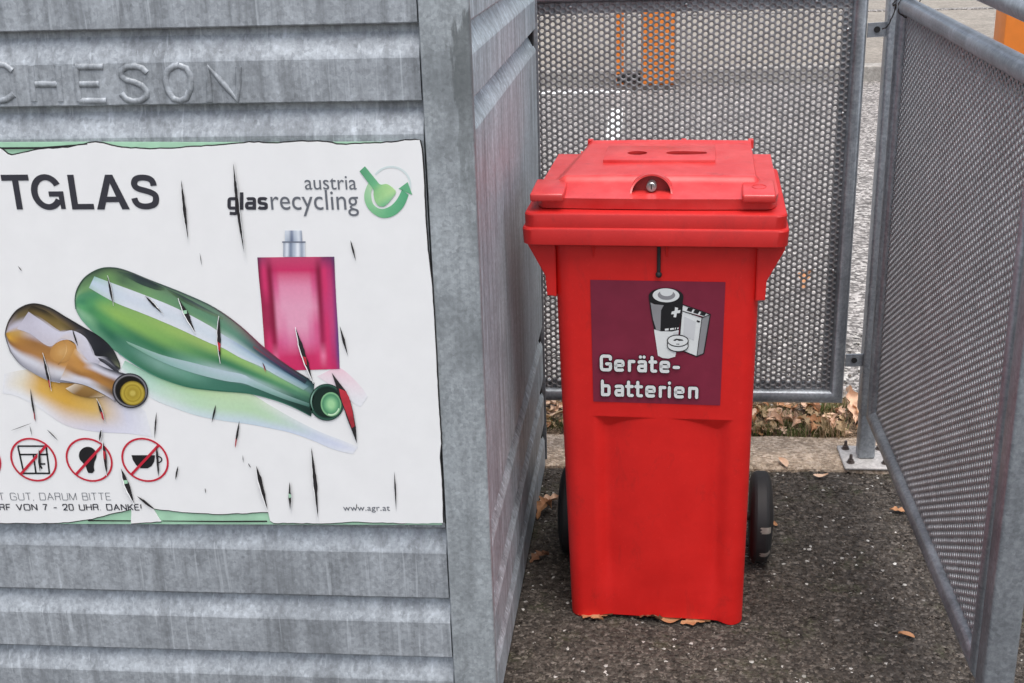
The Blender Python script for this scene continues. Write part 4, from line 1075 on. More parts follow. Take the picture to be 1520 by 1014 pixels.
def rrect(hx0, hx1, y0, y1, r, nf=72, ns=36, nc=7):
    """rounded rectangle, counter-clockwise from front left; dense along the front"""
    pts = []
    def line_(a, b, n):
        for k in range(n): pts.append((a[0] + (b[0] - a[0]) * k / n, a[1] + (b[1] - a[1]) * k / n))
    def corner(cx_, cy_, a0):
        for k in range(nc): 
            a = R(a0 + 90 * k / nc); pts.append((cx_ + r * math.cos(a), cy_ + r * math.sin(a)))
    line_((hx0 + r, y0), (hx1 - r, y0), nf); corner(hx1 - r, y0 + r, -90)
    line_((hx1, y0 + r), (hx1, y1 - r), ns); corner(hx1 - r, y1 - r, 0)
    line_((hx1 - r, y1), (hx0 + r, y1), 16); corner(hx0 + r, y1 - r, 90)
    line_((hx0, y1 - r), (hx0, y0 + r), ns); corner(hx0 + r, y0 + r, 180)
    return pts

# body
ZS = sorted(set([round(0.872 * k / 80, 4) for k in range(81)] + [round(0.440 + 0.0012 * k, 4) for k in range(48)]))
rows = []
for k, z in enumerate(ZS):
    t = z / 0.872
    hx0, hx1 = -0.181 - 0.019 * t, 0.190 + 0.007 * t
    y0 = 0.0 - 0.043 * t
    y1 = 0.29 + 0.07 * t
    rr_ = 0.030
    ring_ = []
    for (x, y) in rrect(hx0, hx1, y0, y1, rr_):
        zz = z
        if y < y0 + 0.004:
            # lower pressed panel: bulges towards the middle, cut off by a straight ledge at the top
            xc = 0.015
            u = (x - xc) / 0.116
            if z < 0.494:
                a = abs(u)
                dmax = 0.017 * min(1.0, a) ** 2.2
                wall = 1 - sstep(0.90, 1.22, a)
                ledge = min(1.0, max(0.0, (0.494 - z) / 0.003)) if a < 1.3 else 1
                body_d = min(dmax * wall, max(0.0, (0.494 - z)) * 0.52)
                fade = sstep(0.03, 0.17, z)
                y += body_d * fade * ledge
                y += 0.004 * wall * (1 - fade)
            y -= 0.0018 * math.cos(min(1, abs(x - xc) / 0.2) * math.pi / 2)
        # feet: bottom edge lifted between the corners
        if k == 0:
            lift = 0.010 * sstep(0.155, 0.11, abs(x - 0.015)) if y < 0.02 else 0.0
            zz = 0.002 + lift
        ring_.append((x, y, zz))
    rows.append(ring_)
me = grid_mesh('body', rows, closed_u=True)
bmx = bmesh.new(); bmx.from_mesh(me)
bmx.verts.ensure_lookup_table()
n0 = len(rows[0])
bmx.faces.new([bmx.verts[i] for i in range(n0)][::-1])
bmesh.ops.recalc_face_normals(bmx, faces=bmx.faces[:])
body = obj('body', bmx, M['red'], bin_, smooth=35)

# corner gussets under the rim
for s, pts in ((-1, [(-0.196, 0.750), (-0.214, 0.752), (-0.2165, 0.792), (-0.251, 0.857), (-0.251, 0.866), (-0.196, 0.866)]), (1, [(0.190, 0.748), (0.208, 0.750), (0.2095, 0.788), (0.241, 0.850), (0.243, 0.866), (0.190, 0.866)])):
    b = bmesh.new()
    prism(b, pts, 1, -0.034, 0.30)
    bmesh.ops.bevel(b, geom=[e for e in b.edges if abs(e.verts[0].co.y - e.verts[1].co.y) < 1e-5 and e.verts[0].co.y < 0], offset=0.002, segments=2, affect='EDGES')
    obj('lifting_flange', b, M['red'], bin_, smooth=40)
# small ribs below the rim
for x in (-0.121, 0.02):
    b = bmesh.new()
    prism(b, [(-0.052, 0.862), (-0.0445, 0.862), (-0.0425, 0.835)], 0, x - 0.002, x + 0.002)
    obj('rim_rib', b, M['red'], bin_)

# rim collar: two stepped bands
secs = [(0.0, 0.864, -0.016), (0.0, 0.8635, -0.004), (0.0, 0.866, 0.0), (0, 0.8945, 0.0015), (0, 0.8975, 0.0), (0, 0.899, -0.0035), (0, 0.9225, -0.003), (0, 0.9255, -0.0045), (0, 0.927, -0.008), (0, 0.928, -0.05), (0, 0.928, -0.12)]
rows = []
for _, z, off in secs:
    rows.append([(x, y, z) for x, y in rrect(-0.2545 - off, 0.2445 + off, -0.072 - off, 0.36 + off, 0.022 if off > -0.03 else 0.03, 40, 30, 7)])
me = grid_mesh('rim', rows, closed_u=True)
rim = link('rim', me, M['red_rim_shaded'], bin_, smooth=30)

# lid
def lid_front(x):
    u = abs(x + 0.004) / 0.232
    return -0.046 + 0.008 * u * u + 0.05 * max(0.0, (u - 0.90) / 0.10) ** 2.5
XL, XR, YB = -0.236, 0.227, 0.378
def lid_z(x, y):
    shelf = 0.950
    deck_top = 0.976 + 0.004 * max(0, min(1, (y - 0.04) / 0.33))
    crown = 0.002 * math.cos(min(1, abs(x) / 0.22) * math.pi / 2)
    sl = 0.03 * max(0, min(1, y / 0.36))
    tx = sstep(-0.222 + sl, -0.186 + sl, x) * (1 - sstep(0.1835, 0.1885, x)) if y > 0.06 else sstep(-0.222, -0.180, x) * (1 - sstep(0.18, 0.21, x))
    t = (y + 0.040) / 0.080
    if t < 1:
        t = max(0.0, t)
        f = t ** 1.35 * 0.82 + 0.18 * sstep(0.75, 1.0, t)
    else: f = 1.0
    z = shelf + (deck_top + crown - shelf) * f * tx + 0.001 * (1 - tx)
    # raised hinge bead along the rear edge
    z += 0.003 * sstep(0.352, 0.358, y) * (1 - sstep(0.366, 0.376, y)) * tx
    return z
NXg, NYg = 150, 110
P = np.zeros((NYg + 1, NXg + 1, 3))
for j in range(NYg + 1):
    for i in range(NXg + 1):
        x = XL + (XR - XL) * i / NXg
        yf = lid_front(x)
        y = yf + (YB - yf) * (j / NYg)
        P[j, i] = (x, y, lid_z(x, y))
bm = bmesh.new()
top = [[bm.verts.new(P[j, i]) for i in range(NXg + 1)] for j in range(NYg + 1)]
bot = {}
def bv(j, i, z=0.9295):
    k = (j, i)
    if k not in bot:
        p = P[j, i]; ins = 0.003
        bot[k] = bm.verts.new((p[0] + (ins if i == 0 else -ins if i == NXg else 0), p[1] + (ins if j == 0 else 0), z))
    return bot[k]
for j in range(NYg):
    for i in range(NXg): bm.faces.new((top[j][i], top[j][i + 1], top[j + 1][i + 1], top[j + 1][i]))
loop = [(0, i) for i in range(NXg)] + [(j, NXg) for j in range(NYg)] + [(NYg, i) for i in range(NXg, 0, -1)] + [(j, 0) for j in range(NYg, 0, -1)]
for a, b in zip(loop, loop[1:] + loop[:1]): bm.faces.new((top[a[0]][a[1]], bv(*a), bv(*b), top[b[0]][b[1]]))
bm.faces.new([bv(*k) for k in loop][::-1])
bmesh.ops.recalc_face_normals(bm, faces=bm.faces[:])
lid = obj('lid', bm, M['red_lid'], bin_)
def cut(target, cutter_bm, solver='EXACT'):
    cm = bpy.data.meshes.new('cutter'); bmesh.ops.recalc_face_normals(cutter_bm, faces=cutter_bm.faces[:]); cutter_bm.to_mesh(cm); cutter_bm.free()
    co = bpy.data.objects.new('cutter', cm); COL.objects.link(co)
    co.parent = target.parent
    md = target.modifiers.new('b', 'BOOLEAN'); md.object = co; md.operation = 'DIFFERENCE'; md.solver = solver
    bpy.context.view_layer.update()
    me_ = bpy.data.meshes.new_from_object(target.evaluated_get(bpy.context.evaluated_depsgraph_get()))
    target.modifiers.remove(md)
    old = target.data; target.data = me_
    me_.name = target.name
    bpy.data.objects.remove(co, do_unlink=True); bpy.data.meshes.remove(cm); bpy.data.meshes.remove(old)
LX = -0.012
# half-round lock pocket
b = bmesh.new()
prism(b, [(LX + 0.037 * math.cos(R(180 * k / 24)), 0.9535 + 0.030 * math.sin(R(180 * k / 24))) for k in range(25)], 1, -0.09, 0.014)
cut(lid, b)
ROUND = [(-0.052 + 0.0205 * math.cos(R(15 * k)), 0.217 + 0.019 * math.sin(R(15 * k))) for k in range(24)]
SLOT = []
for k in range(48):
    a = R(7.5 * k)
    rx_, ry_ = 0.042, 0.0165
    c_, s_ = math.cos(a), math.sin(a)
    SLOT.append((0.049 + rx_ * math.copysign(abs(c_) ** 0.7, c_), 0.218 + (ry_ + 0.002 * math.cos(3 * a)) * math.copysign(abs(s_) ** 0.8, s_)))
b = bmesh.new(); box(b, -0.15, 0.14, 0.13, 0.32, 0.90, 0.968); cut(lid, b)
for hole in (ROUND, SLOT):
    b = bmesh.new(); prism(b, hole, 2, 0.90, 1.05); cut(lid, b)
for p in lid.data.polygons: p.use_smooth = True
lid.data.set_sharp_from_angle(angle=R(32))
# slot plate with the same openings
b = bmesh.new(); box(b, -0.118, 0.108, 0.150, 0.292, 0.970, 0.9850, 0.0015, 2)
for v_ in b.verts: v_.co.z += 0.0015 * (v_.co.y - 0.150) / 0.14
plate = obj('slot_plate', b, M['red_lid'], bin_)
for hole in (ROUND, SLOT):
    b = bmesh.new(); prism(b, hole, 2, 0.90, 1.05); cut(plate, b)
for p in plate.data.polygons: p.use_smooth = True
plate.data.set_sharp_from_angle(angle=R(32))
# corner grips
for x0, x1, y0, z0 in ((-0.240, -0.176, -0.058, 0.952), (0.158, 0.2195, -0.058, 0.952)):
    b = bmesh.new(); box(b, x0, x1, y0, 0.045, z0 - 0.006, z0 + 0.010, 0.004, 3)
    for v_ in b.verts:
        v_.co.z += 0.006 * (v_.co.y - y0) / 0.1
        if v_.co.y < y0 + 0.02: v_.co.z += 0.003 * 0
    obj('lid_grip', b, M['red_lid'], bin_, smooth=40)
# arch over the lock, recess face and cylinder
b = bmesh.new()
arc_o = [(LX + 0.0405 * math.cos(R(180 * k / 24)), 0.9535 + 0.0335 * math.sin(R(180 * k / 24))) for k in range(25)]
arc_i = [(LX + 0.037 * math.cos(R(180 * k / 24)), 0.9535 + 0.030 * math.sin(R(180 * k / 24))) for k in range(25)]
ya = lambda k: -0.018 + 0.022 * math.sin(R(180 * k / 24))
for k in range(24):
    q = []
    for (po, pi_, kk) in ((arc_o[k], arc_i[k], k), (arc_o[k + 1], arc_i[k + 1], k + 1)):
        q.append([(po[0], ya(kk), po[1]), (pi_[0], ya(kk), pi_[1]), (pi_[0], 0.02, pi_[1]), (po[0], 0.02, po[1])])
    A = [b.verts.new(v) for v in q[0]]; B_ = [b.verts.new(v) for v in q[1]]
    for e in range(4): b.faces.new((A[e], B_[e], B_[(e + 1) % 4], A[(e + 1) % 4]))
bmesh.ops.remove_doubles(b, verts=b.verts[:], dist=1e-6)
bmesh.ops.recalc_face_normals(b, faces=b.faces[:])
obj('lock_arch', b, M['red_lid'], bin_, smooth=40)
b = bmesh.new(); prism(b, arc_i, 1, 0.0125, 0.0139); obj('lock_recess', b, M['red_shaded'], bin_)
b = bmesh.new()
bmesh.ops.create_cone(b, segments=24, radius1=0.0095, radius2=0.0095, depth=0.026, cap_ends=True, matrix=Matrix.Translation((LX, 0.001, 0.9655)) @ Matrix.Rotation(R(90), 4, 'X'))
bmesh.ops.bevel(b, geom=[e for e in b.edges if len(e.link_faces) == 2 and any(len(f.verts) > 4 for f in e.link_faces)], offset=0.0025, segments=3, affect='EDGES')
lock = obj('lock_cylinder', b, M['steel'], bin_, smooth=40)
b = bmesh.new(); box(b, LX - 0.001, LX + 0.001, -0.0128, -0.0118, 0.961, 0.9700); obj('keyhole', b, M['black'], lock)
# latch rod below the rim
b = bmesh.new(); tube(b, [(0.005, -0.0475, 0.868), (0.005, -0.0465, 0.82), (0.005, -0.0455, 0.806)], 0.0036, 12)
bmesh.ops.create_uvsphere(b, u_segments=14, v_segments=10, radius=0.0062, matrix=Matrix.Translation((0.005, -0.0455, 0.802)))
obj('latch_rod', b, M['rubber'], bin_, smooth=60)
# small moulded mark on the right grip: oval ring
b = bmesh.new()
tube(b, [(0.190 + 0.013 * math.cos(R(20 * k)), -0.004 + 0.014 * math.sin(R(20 * k)), 0.9655 + 0.0009 * math.sin(R(20 * k))) for k in range(19)], 0.0007, 6)
obj('moulded_mark', b, M['red_lid'], bin_, smooth=60)
# hinge pins at the rear of the lid
for x in (-0.164, 0.184, 0.04):
    b = bmesh.new(); box(b, x - 0.006, x + 0.006, 0.366, 0.383, 0.965, 0.985, 0.002); obj('hinge_lug', b, M['red_lid'], bin_)
b = bmesh.new(); tube(b, [(-0.19, 0.425, 0.935), (0.19, 0.425, 0.935)], 0.013, 16); obj('rear_handle', b, M['red'], bin_, smooth=60)

# wheels
axle_y, axle_z, WR = 0.306, 0.107, 0.107
for s, xo in ((-1, -0.236), (1, 0.260)):
    b = bmesh.new()
    prof = [(0.000, 0.074), (0.003, 0.090), (0.006, 0.098), (0.010, 0.104), (0.016, WR), (0.036, WR), (0.042, 0.104), (0.046, 0.098), (0.049, 0.090), (0.050, 0.074)]
    nn = 48
    rg = []
    for d, r_ in prof:
        x = xo - s * d
        rg.append([b.verts.new((x, axle_y + r_ * math.cos(2 * math.pi * k / nn), axle_z + r_ * math.sin(2 * math.pi * k / nn))) for k in range(nn)])
    for a_, b_ in zip(rg, rg[1:]):
        for k in range(nn): b.faces.new((a_[k], a_[(k + 1) % nn], b_[(k + 1) % nn], b_[k]))
    b.faces.new(rg[-1][::-1])
    bmesh.ops.recalc_face_normals(b, faces=b.faces[:])
    wheel = obj('wheel', b, M['rubber'], bin_, smooth=25)
    b = bmesh.new()
    rg = []
    for d, r_ in ((0.001, 0.075), (0.008, 0.070), (0.009, 0.034), (-0.004, 0.030), (-0.005, 0.0)):
        x = xo - s * d
        rg.append([b.verts.new((x, axle_y + max(r_, 1e-4) * math.cos(2 * math.pi * k / nn), axle_z + max(r_, 1e-4) * math.sin(2 * math.pi * k / nn))) for k in range(nn)])
    for a_, b_ in zip(rg, rg[1:]):
        for k in range(nn): b.faces.new((a_[k], a_[(k + 1) % nn], b_[(k + 1) % nn], b_[k]))
    bmesh.ops.recalc_face_normals(b, faces=b.faces[:])
    obj('hub', b, M['rubber'], wheel, smooth=30)
    if s == 1:
        for a0, a1 in ((166, 174), (203, 211)):
            b = bmesh.new()
            cols_ = []
            for k in range(7):
                a = R(a0 + (a1 - a0) * k / 6)
                cols_.append([b.verts.new((xo - d, axle_y + (r_ + 0.0012) * math.cos(a), axle_z + (r_ + 0.0012) * math.sin(a))) for d, r_ in ((0.005, 0.096), (0.010, 0.104), (0.016, WR), (0.027 + 0.003 * math.sin(k * 2.1), WR))])
            for p_, q_ in zip(cols_, cols_[1:]):
                for k in range(3): b.faces.new((p_[k], q_[k], q_[k + 1], p_[k + 1]))
            bmesh.ops.recalc_face_normals(b, faces=b.faces[:])
            obj('worn_patch', b, M['worn'], wheel, smooth=60)
b = bmesh.new(); tube(b, [(-0.20, axle_y, axle_z), (0.225, axle_y, axle_z)], 0.011, 14); obj('axle', b, M['bolt'], bin_, smooth=60)

# sticker on the leaning front face
SZ0, SZ1, SX0_, SX1_ = 0.5265, 0.788, -0.1275, 0.132
def face_y(z): return -0.043 * z / 0.872 - 0.0018
def sy(z, k): return face_y(z) - 0.0008 - 0.0004 * k
b = bmesh.new()
rows = [[b.verts.new((SX0_ + (SX1_ - SX0_) * i / 6 + 0.003 * (1 - t) * (1 - 2 * i / 6) , sy(SZ0 + (SZ1 - SZ0) * t, 0), SZ0 + (SZ1 - SZ0) * t)) for i in range(7)] for t in (0, 0.25, 0.5, 0.75, 1)]
for p_, q_ in zip(rows, rows[1:]):
    for i in range(6): b.faces.new((p_[i], p_[i + 1], q_[i + 1], q_[i]))
sticker = obj('sticker', b, M['maroon'], bin_)
def S(u, v):
    """sticker picture coordinates (0..1198, 0..1014 of the enlarged view) -> x, z"""
    tx_ = (u - 115) / (1040 - 115); tz = (v - 68) / (908 - 68)
    return SX0_ + 0.001 + (SX1_ - SX0_ - 0.001) * tx_, SZ1 - (SZ1 - SZ0) * tz
def spoly(b, pts, k):
    vs = []
    for u, v in pts:
        x, z = S(u, v); vs.append(b.verts.new((x, sy(z, k), z)))
    f = b.faces.new(vs); f.normal_update()
    if f.normal.y > 0: f.normal_flip()
def soutline(b, pts, w, k):
    n = len(pts)
    for i in range(n):
        a, c = pts[i], pts[(i + 1) % n]
        L = math.hypot(c[0] - a[0], c[1] - a[1])
        if L < 1: continue
        dx, dy = (c[0] - a[0]) / L, (c[1] - a[1]) / L
        e = w * 0.4
        spoly(b, [(a[0] - dx * e - dy * w / 2, a[1] - dy * e + dx * w / 2), (c[0] + dx * e - dy * w / 2, c[1] + dy * e + dx * w / 2), (c[0] + dx * e + dy * w / 2, c[1] + dy * e - dx * w / 2), (a[0] - dx * e + dy * w / 2, a[1] - dy * e - dx * w / 2)], k + 0.02 * i)
def earc(cx_, cy_, rx_, ry_, a0=0, a1=360, n=36): return arc(cx_, cy_, rx_, ry_, a0, a1, n)
bk, wh, pa, gy = bmesh.new(), bmesh.new(), bmesh.new(), bmesh.new()
# block battery
spoly(wh, [(750, 222), (940, 283), (900, 300), (748, 262)], 1); spoly(wh, [(748, 262), (885, 305), (855, 568), (770, 536), (735, 440)], 1.1)
spoly(gy, [(885, 305), (942, 284), (905, 545), (856, 568)], 1.2)
for u in (805, 850, 895): spoly(bk, [(u - 15, 240 + (u - 805) * 0.31), (u + 20, 246 + (u - 805) * 0.31), (u + 8, 270 + (u - 805) * 0.28), (u - 25, 260 + (u - 805) * 0.28)], 2)
spoly(pa, [(765, 300), (845, 335), (835, 460), (760, 430)], 2); spoly(bk, [(852, 322), (876, 330), (868, 340), (850, 334)], 2.2)
soutline(bk, [(750, 220), (943, 283), (905, 548), (856, 570), (770, 538), (735, 440)], 7, 3); soutline(bk, [(748, 262), (886, 305)], 5, 3.5); soutline(bk, [(886, 305), (943, 283)], 5, 3.5); soutline(bk, [(886, 305), (857, 568)], 4, 3.5)
# round battery
spoly(wh, [(556, 392), (728, 392), (712, 545), (706, 574), (660, 588), (620, 586), (585, 570)], 4)
spoly(bk, [(518, 180), (756, 178), (738, 330), (728, 390), (680, 402), (600, 402), (556, 388), (535, 290)], 4.5)
spoly(gy, [(530, 210), (560, 222), (622, 226), (604, 260), (600, 400), (572, 394), (548, 320)], 5)
spoly(bk, earc(637, 168, 120, 58), 5.5); spoly(wh, earc(637, 160, 92, 46), 6); spoly(gy, earc(640, 158, 60, 32), 6.5); spoly(wh, earc(640, 140, 44, 25), 7)
spoly(wh, [(700, 238), (722, 242), (718, 258), (738, 256), (734, 276), (714, 278), (708, 306), (690, 304), (694, 284), (674, 286), (678, 268), (698, 262)], 5.6)
for u in (632, 668, 700, 718): spoly(wh, [(u, 384 - (u - 632) * 0.1), (u + (26 if u < 690 else 8), 381 - (u - 632) * 0.12), (u + (26 if u < 690 else 8), 394 - (u - 632) * 0.14), (u, 397 - (u - 632) * 0.12)], 5.6)
spoly(pa, [(690, 410), (728, 400), (712, 545), (690, 545)], 4.8)
# button cell
spoly(wh, [(652, 462)] + earc(723, 496, 72, 42, 180, 0, 18)[::1] + [(794, 462)], 8)
soutline(bk, [(652, 466)] + earc(723, 498, 72, 38, 180, 0, 14) + [(794, 466)], 6, 8.5)
spoly(bk, earc(723, 462, 76, 42), 9); spoly(wh, earc(723, 462, 69, 35), 9.5)
spoly(bk, [(690, 458), (712, 447), (755, 452), (762, 460), (730, 462), (716, 456), (704, 464)], 10); spoly(bk, [(712, 482), (734, 482), (734, 487), (712, 487)], 10)
obj('battery_print', pa, M['pale_ink'], sticker); obj('battery_print', gy, M['mid_ink'], sticker); obj('battery_print', wh, M['white_ink'], sticker); obj('battery_print', bk, M['pure_black'], sticker)
DIN = {'G': [[(77, 88), (77.5, 107.5), (45, 107.5), (12.5, 107.5), (12.5, 60), (12.5, 12.5), (45, 12.5), (77.5, 12.5), (77.5, 52), (77.5, 54), (76, 54), (50, 54)]],
       'e': [[(14, 45), (64, 45), (64.5, 45), (64.5, 75.5), (38, 75.5), (12.5, 75.5), (12.5, 44), (12.5, 12.5), (38, 12.5), (52, 12.5), (60, 14)]],
       'r': [[(12.5, 12.5), (12.5, 75.5)], [(12.5, 50), (13, 74), (30, 75.5), (44, 75)]],
       'a': [[(15, 72), (22, 75.5), (38, 75.5), (59.5, 75.5), (59.5, 50), (59.5, 12.5)], [(58, 45), (36, 45), (12.5, 45), (12.5, 12.5), (36, 12.5), (52, 12.5), (59.5, 26)]],
       't': [[(20, 106), (20, 30), (20, 12.5), (38, 12.5), (46, 12.5)], [(6, 75.5), (46, 75.5)]],
       '-': [[(12.5, 42), (42, 42)]],
       'b': [[(12.5, 107.5), (12.5, 12.5)], [(12.5, 55), (14, 75.5), (36, 75.5), (59.5, 75.5), (59.5, 44), (59.5, 12.5), (36, 12.5), (14, 12.5), (12.5, 30)]],
       'i': [[(12.5, 12.5), (12.5, 75.5)], [(12.5, 107), (12.5, 108)]],
       'n': [[(12.5, 12.5), (12.5, 75.5)], [(12.5, 52), (14, 75.5), (38, 75.5), (62, 75.5), (62, 50), (62, 12.5)]]}
DIN['ä'] = DIN['a'] + [[(24, 107.5), (24, 108)], [(50, 107.5), (50, 108)]]
WORDS = [(686, [('G', 172), ('e', 274), ('r', 372), ('ä', 438), ('t', 524), ('e', 596), ('-', 688)]),
         (862, [('b', 178), ('a', 275), ('t', 358), ('t', 424), ('e', 496), ('r', 592), ('i', 656), ('e', 700), ('n', 800)])]
for mat_, pen, lay0, nm in ((M['pure_black'], 31, 11, 'sticker_lettering_edge'), (M['white_ink'], 22, 13, 'sticker_lettering')):
    b = bmesh.new()
    kk = 0
    for base_v, gl in WORDS:
        for ch, u0 in gl:
            for st_ in DIN[ch]:
                kk = (kk + 1) % 4
                def put(x, y):
                    X_, Z_ = S(u0 + x, base_v - y)
                    return b.verts.new((X_, sy(Z_, lay0 + 0.12 * kk), Z_))
                ribbon(b, st_, pen, put, True, 3)
    obj(nm, b, mat_, sticker)

# ------------------------------------------------------------------ leaves
def leaf_mesh(name, L, seed, curl=0.25, kind='oak'):
    rnd = random.Random(seed)
    n = 26
    lobes = rnd.uniform(2.6, 3.8) if kind == 'oak' else 0
    hw = []
    for k in range(n + 1):
        t = k / n
        w = 0.30 * math.sin(math.pi * t ** 0.8) ** 0.75
        if kind == 'oak': w *= 0.72 + 0.34 * math.cos(2 * math.pi * lobes * t + rnd.uniform(-.3, .3))
        else: w *= 0.75 + rnd.uniform(-0.05, 0.05)
        hw.append(max(w, 0.012) * L)
    bend, fold, tw = rnd.uniform(-1, 1) * curl, rnd.uniform(0.1, 0.9) * curl, rnd.uniform(-0.8, 0.8) * curl
    m_ = 4
    P = np.zeros((n + 1, 2 * m_ + 1, 3))
    for k in range(n + 1):
        t = k / n
        for j in range(-m_, m_ + 1):
            s = j / m_
            w = hw[k] * s * (1 + 0.05 * rnd.uniform(-1, 1))
            z = bend * L * (t - 0.5) ** 2 * 2 + fold * abs(w) * 1.3 + tw * w * (t - 0.4) + 0.012 * L * math.sin(9 * t + 5 * s) + 0.25 * curl * L * s * s * t
            P[k, j + m_] = (t * L - L / 2, w, z)
    P[..., 2] -= P[..., 2].min()
    return grid_mesh(name, P)
LEAF_VARIANTS = [leaf_mesh('fallen_leaf', 1.0, s, c, kd) for s, c, kd in ((1, 0.35, 'oak'), (2, 0.7, 'oak'), (3, 0.5, 'beech'), (4, 0.9, 'oak'), (5, 0.4, 'beech'), (6, 1.1, 'oak'))]
def leaf(x, y, z, L, rz, var, mat, label, tilt=(0, 0), group='fallen leaves'):
    me_ = LEAF_VARIANTS[var].copy(); me_.materials.clear(); me_.materials.append(M[mat])
    o_ = bpy.data.objects.new('fallen_leaf', me_)
    COL.objects.link(o_)
    for p in me_.polygons: p.use_smooth = True
    o_.location = (x, y, z); o_.scale = (L, L, L); o_.rotation_euler = (tilt[0], tilt[1], rz)
    if label: tag(o_, label, 'leaf', group)
    return o_
leaf(0.574, 2.288, 0.005, 0.034, R(160), 2, 'leaf_orange', 'orange oval leaf lying on the tarmac near the bottom right')
leaf(0.668, 2.848, 0.006, 0.045, R(165), 0, 'leaf_orange', 'brown leaf on the tarmac against the right fence rail')
leaf(0.352, 2.764, 0.006, 0.022, R(100), 4, 'leaf_orange', 'small rust coloured leaf beside the worn right bin wheel')
leaf(0.500, 3.035, 0.008, 0.040, R(5), 4, 'leaf_tan', 'thin tan leaf at the edge of the concrete strip')
leaf(0.408, 3.10, 0.016, 0.05, R(110), 2, 'leaf_tan', 'pale narrow leaf on the concrete strip behind the right wheel')
leaf(-0.092, 2.330, 0.004, 0.062, R(-25), 0, 'leaf_orange', 'orange brown leaf stuck under the left front corner of the bin', (0.1, 0))
leaf(-0.055, 2.335, 0.006, 0.04, R(20), 3, 'leaf_orange', 'curled rusty leaf next to the leaf under the bin corner')
leaf(0.035, 2.326, 0.003, 0.06, R(-15), 1, 'leaf_brown', 'dark brown leaf wedged under the middle of the bin front')
leaf(0.085, 2.322, 0.003, 0.05, R(12), 4, 'leaf_orange', 'flat copper leaf under the bin front right of centre')
leaf(0.135, 2.318, 0.003, 0.065, R(8), 0, 'leaf_orange', 'broad orange leaf poking out under the right of the bin front')
leaf(-0.226, 2.80, 0.004, 0.065, R(60), 5, 'leaf_orange', 'crumpled orange leaf in the gap between container and bin')
leaf(-0.214, 2.865, 0.01, 0.06, R(15), 3, 'leaf_tan', 'tan curled leaf behind the crumpled one in the container gap')
leaf(-0.222, 2.575, 0.003, 0.055, R(40), 1, 'leaf_brown', 'dark leaf in the shade at the foot of the container')
leaf(0.498, 3.435, 0.035, 0.105, R(-12), 5, 'leaf_tan', 'large pale curled leaf on the litter left of the fence post', (0.5, 0.15))
leaf(0.640, 3.435, 0.05, 0.105, R(110), 3, 'leaf_tan', 'large upright tan leaf directly behind the fence post', (0.2, -0.8))

leaf(0.676, 4.75, 0.006, 0.10, R(75), 5, 'leaf_orange', 'rust coloured leaf on the asphalt glimpsed through the rear panel right of the bin')
# leaf litter, moss and grass in the verge: uncountable, one object
def litter(name, n, seed, mats, x0, x1, y0, y1, s0, s1, zmax, dens=None):
    rnd = random.Random(seed)
    V, F, MI = [], [], []
    for _ in range(n):
        x, y = rnd.uniform(x0, x1), rnd.uniform(y0, y1)
        L = rnd.uniform(s0, s1)
        var = LEAF_VARIANTS[rnd.randrange(6)]
        rot = Matrix.Rotation(rnd.uniform(0, 6.28), 4, 'Z') @ Matrix.Rotation(rnd.gauss(0, 0.28), 4, 'X') @ Matrix.Rotation(rnd.gauss(0, 0.22), 4, 'Y')
        T = Matrix.Translation((x, y, rnd.uniform(0.004, zmax))) @ rot @ Matrix.Scale(L, 4)
        b0 = len(V)
        V += [tuple(T @ v.co) for v in var.vertices]
        mi = rnd.randrange(len(mats))
        for p in var.polygons: F.append([b0 + i for i in p.vertices]); MI.append(mi)
    me_ = bpy.data.meshes.new(name); me_.from_pydata(V, [], F)
    for k in mats: me_.materials.append(M[k])
    me_.polygons.foreach_set('material_index', MI)
    for p in me_.polygons: p.use_smooth = True
    o_ = bpy.data.objects.new(name, me_); COL.objects.link(o_)
    o_['kind'] = 'stuff'
    return o_
tag(litter('leaf_litter', 640, 21, ['leaf_tan', 'leaf_orange', 'leaf_tan', 'straw', 'straw'], -0.75, 1.5, 3.31, 3.52, 0.022, 0.070, 0.020), 'dry brown leaf litter along the concrete strip behind the fence', 'leaf litter')

def blades(name, n, seed, mats, spots, h0, h1, wd):
    rnd = random.Random(seed)
    V, F, MI = [], [], []
    for _ in range(n):
        cx_, cy_, r_ = spots[rnd.randrange(len(spots))]
        a, rad = rnd.uniform(0, 6.28), r_ * math.sqrt(rnd.random())
        x, y = cx_ + rad * math.cos(a), cy_ + rad * 0.5 * math.sin(a)
        h = rnd.uniform(h0, h1); la = rnd.uniform(0, 6.28); lean = rnd.uniform(0.1, 0.9)
        dx, dy = math.cos(la), math.sin(la)
        b0 = len(V)
        w = wd * rnd.uniform(0.6, 1.3)
        for t, ww in ((0, 1), (0.5, 0.8), (1, 0.1)):
            ox, oy = dx * lean * h * t * t, dy * lean * h * t * t
            V.append((x + ox - dy * w * ww, y + oy + dx * w * ww, 0.004 + h * t)); V.append((x + ox + dy * w * ww, y + oy - dx * w * ww, 0.004 + h * t))
        F += [[b0, b0 + 1, b0 + 3, b0 + 2], [b0 + 2, b0 + 3, b0 + 5, b0 + 4]]
        mi = rnd.randrange(len(mats)); MI += [mi, mi]
    me_ = bpy.data.meshes.new(name); me_.from_pydata(V, [], F)
    for k in mats: me_.materials.append(M[k])
    me_.polygons.foreach_set('material_index', MI)
    o_ = bpy.data.objects.new(name, me_); COL.objects.link(o_); o_['kind'] = 'stuff'
    return o_
sp_ = [(0.44, 3.315, 0.06), (0.52, 3.31, 0.06), (0.36, 3.32, 0.05), (0.57, 3.32, 0.05), (0.46, 3.38, 0.05), (0.60, 3.50, 0.06), (0.42, 3.45, 0.05), (0.30, 3.34, 0.06), (0.56, 3.47, 0.05), (-0.25, 3.35, 0.08), (0.75, 3.34, 0.08), (0.9, 3.4, 0.1), (0.1, 3.35, 0.1)]
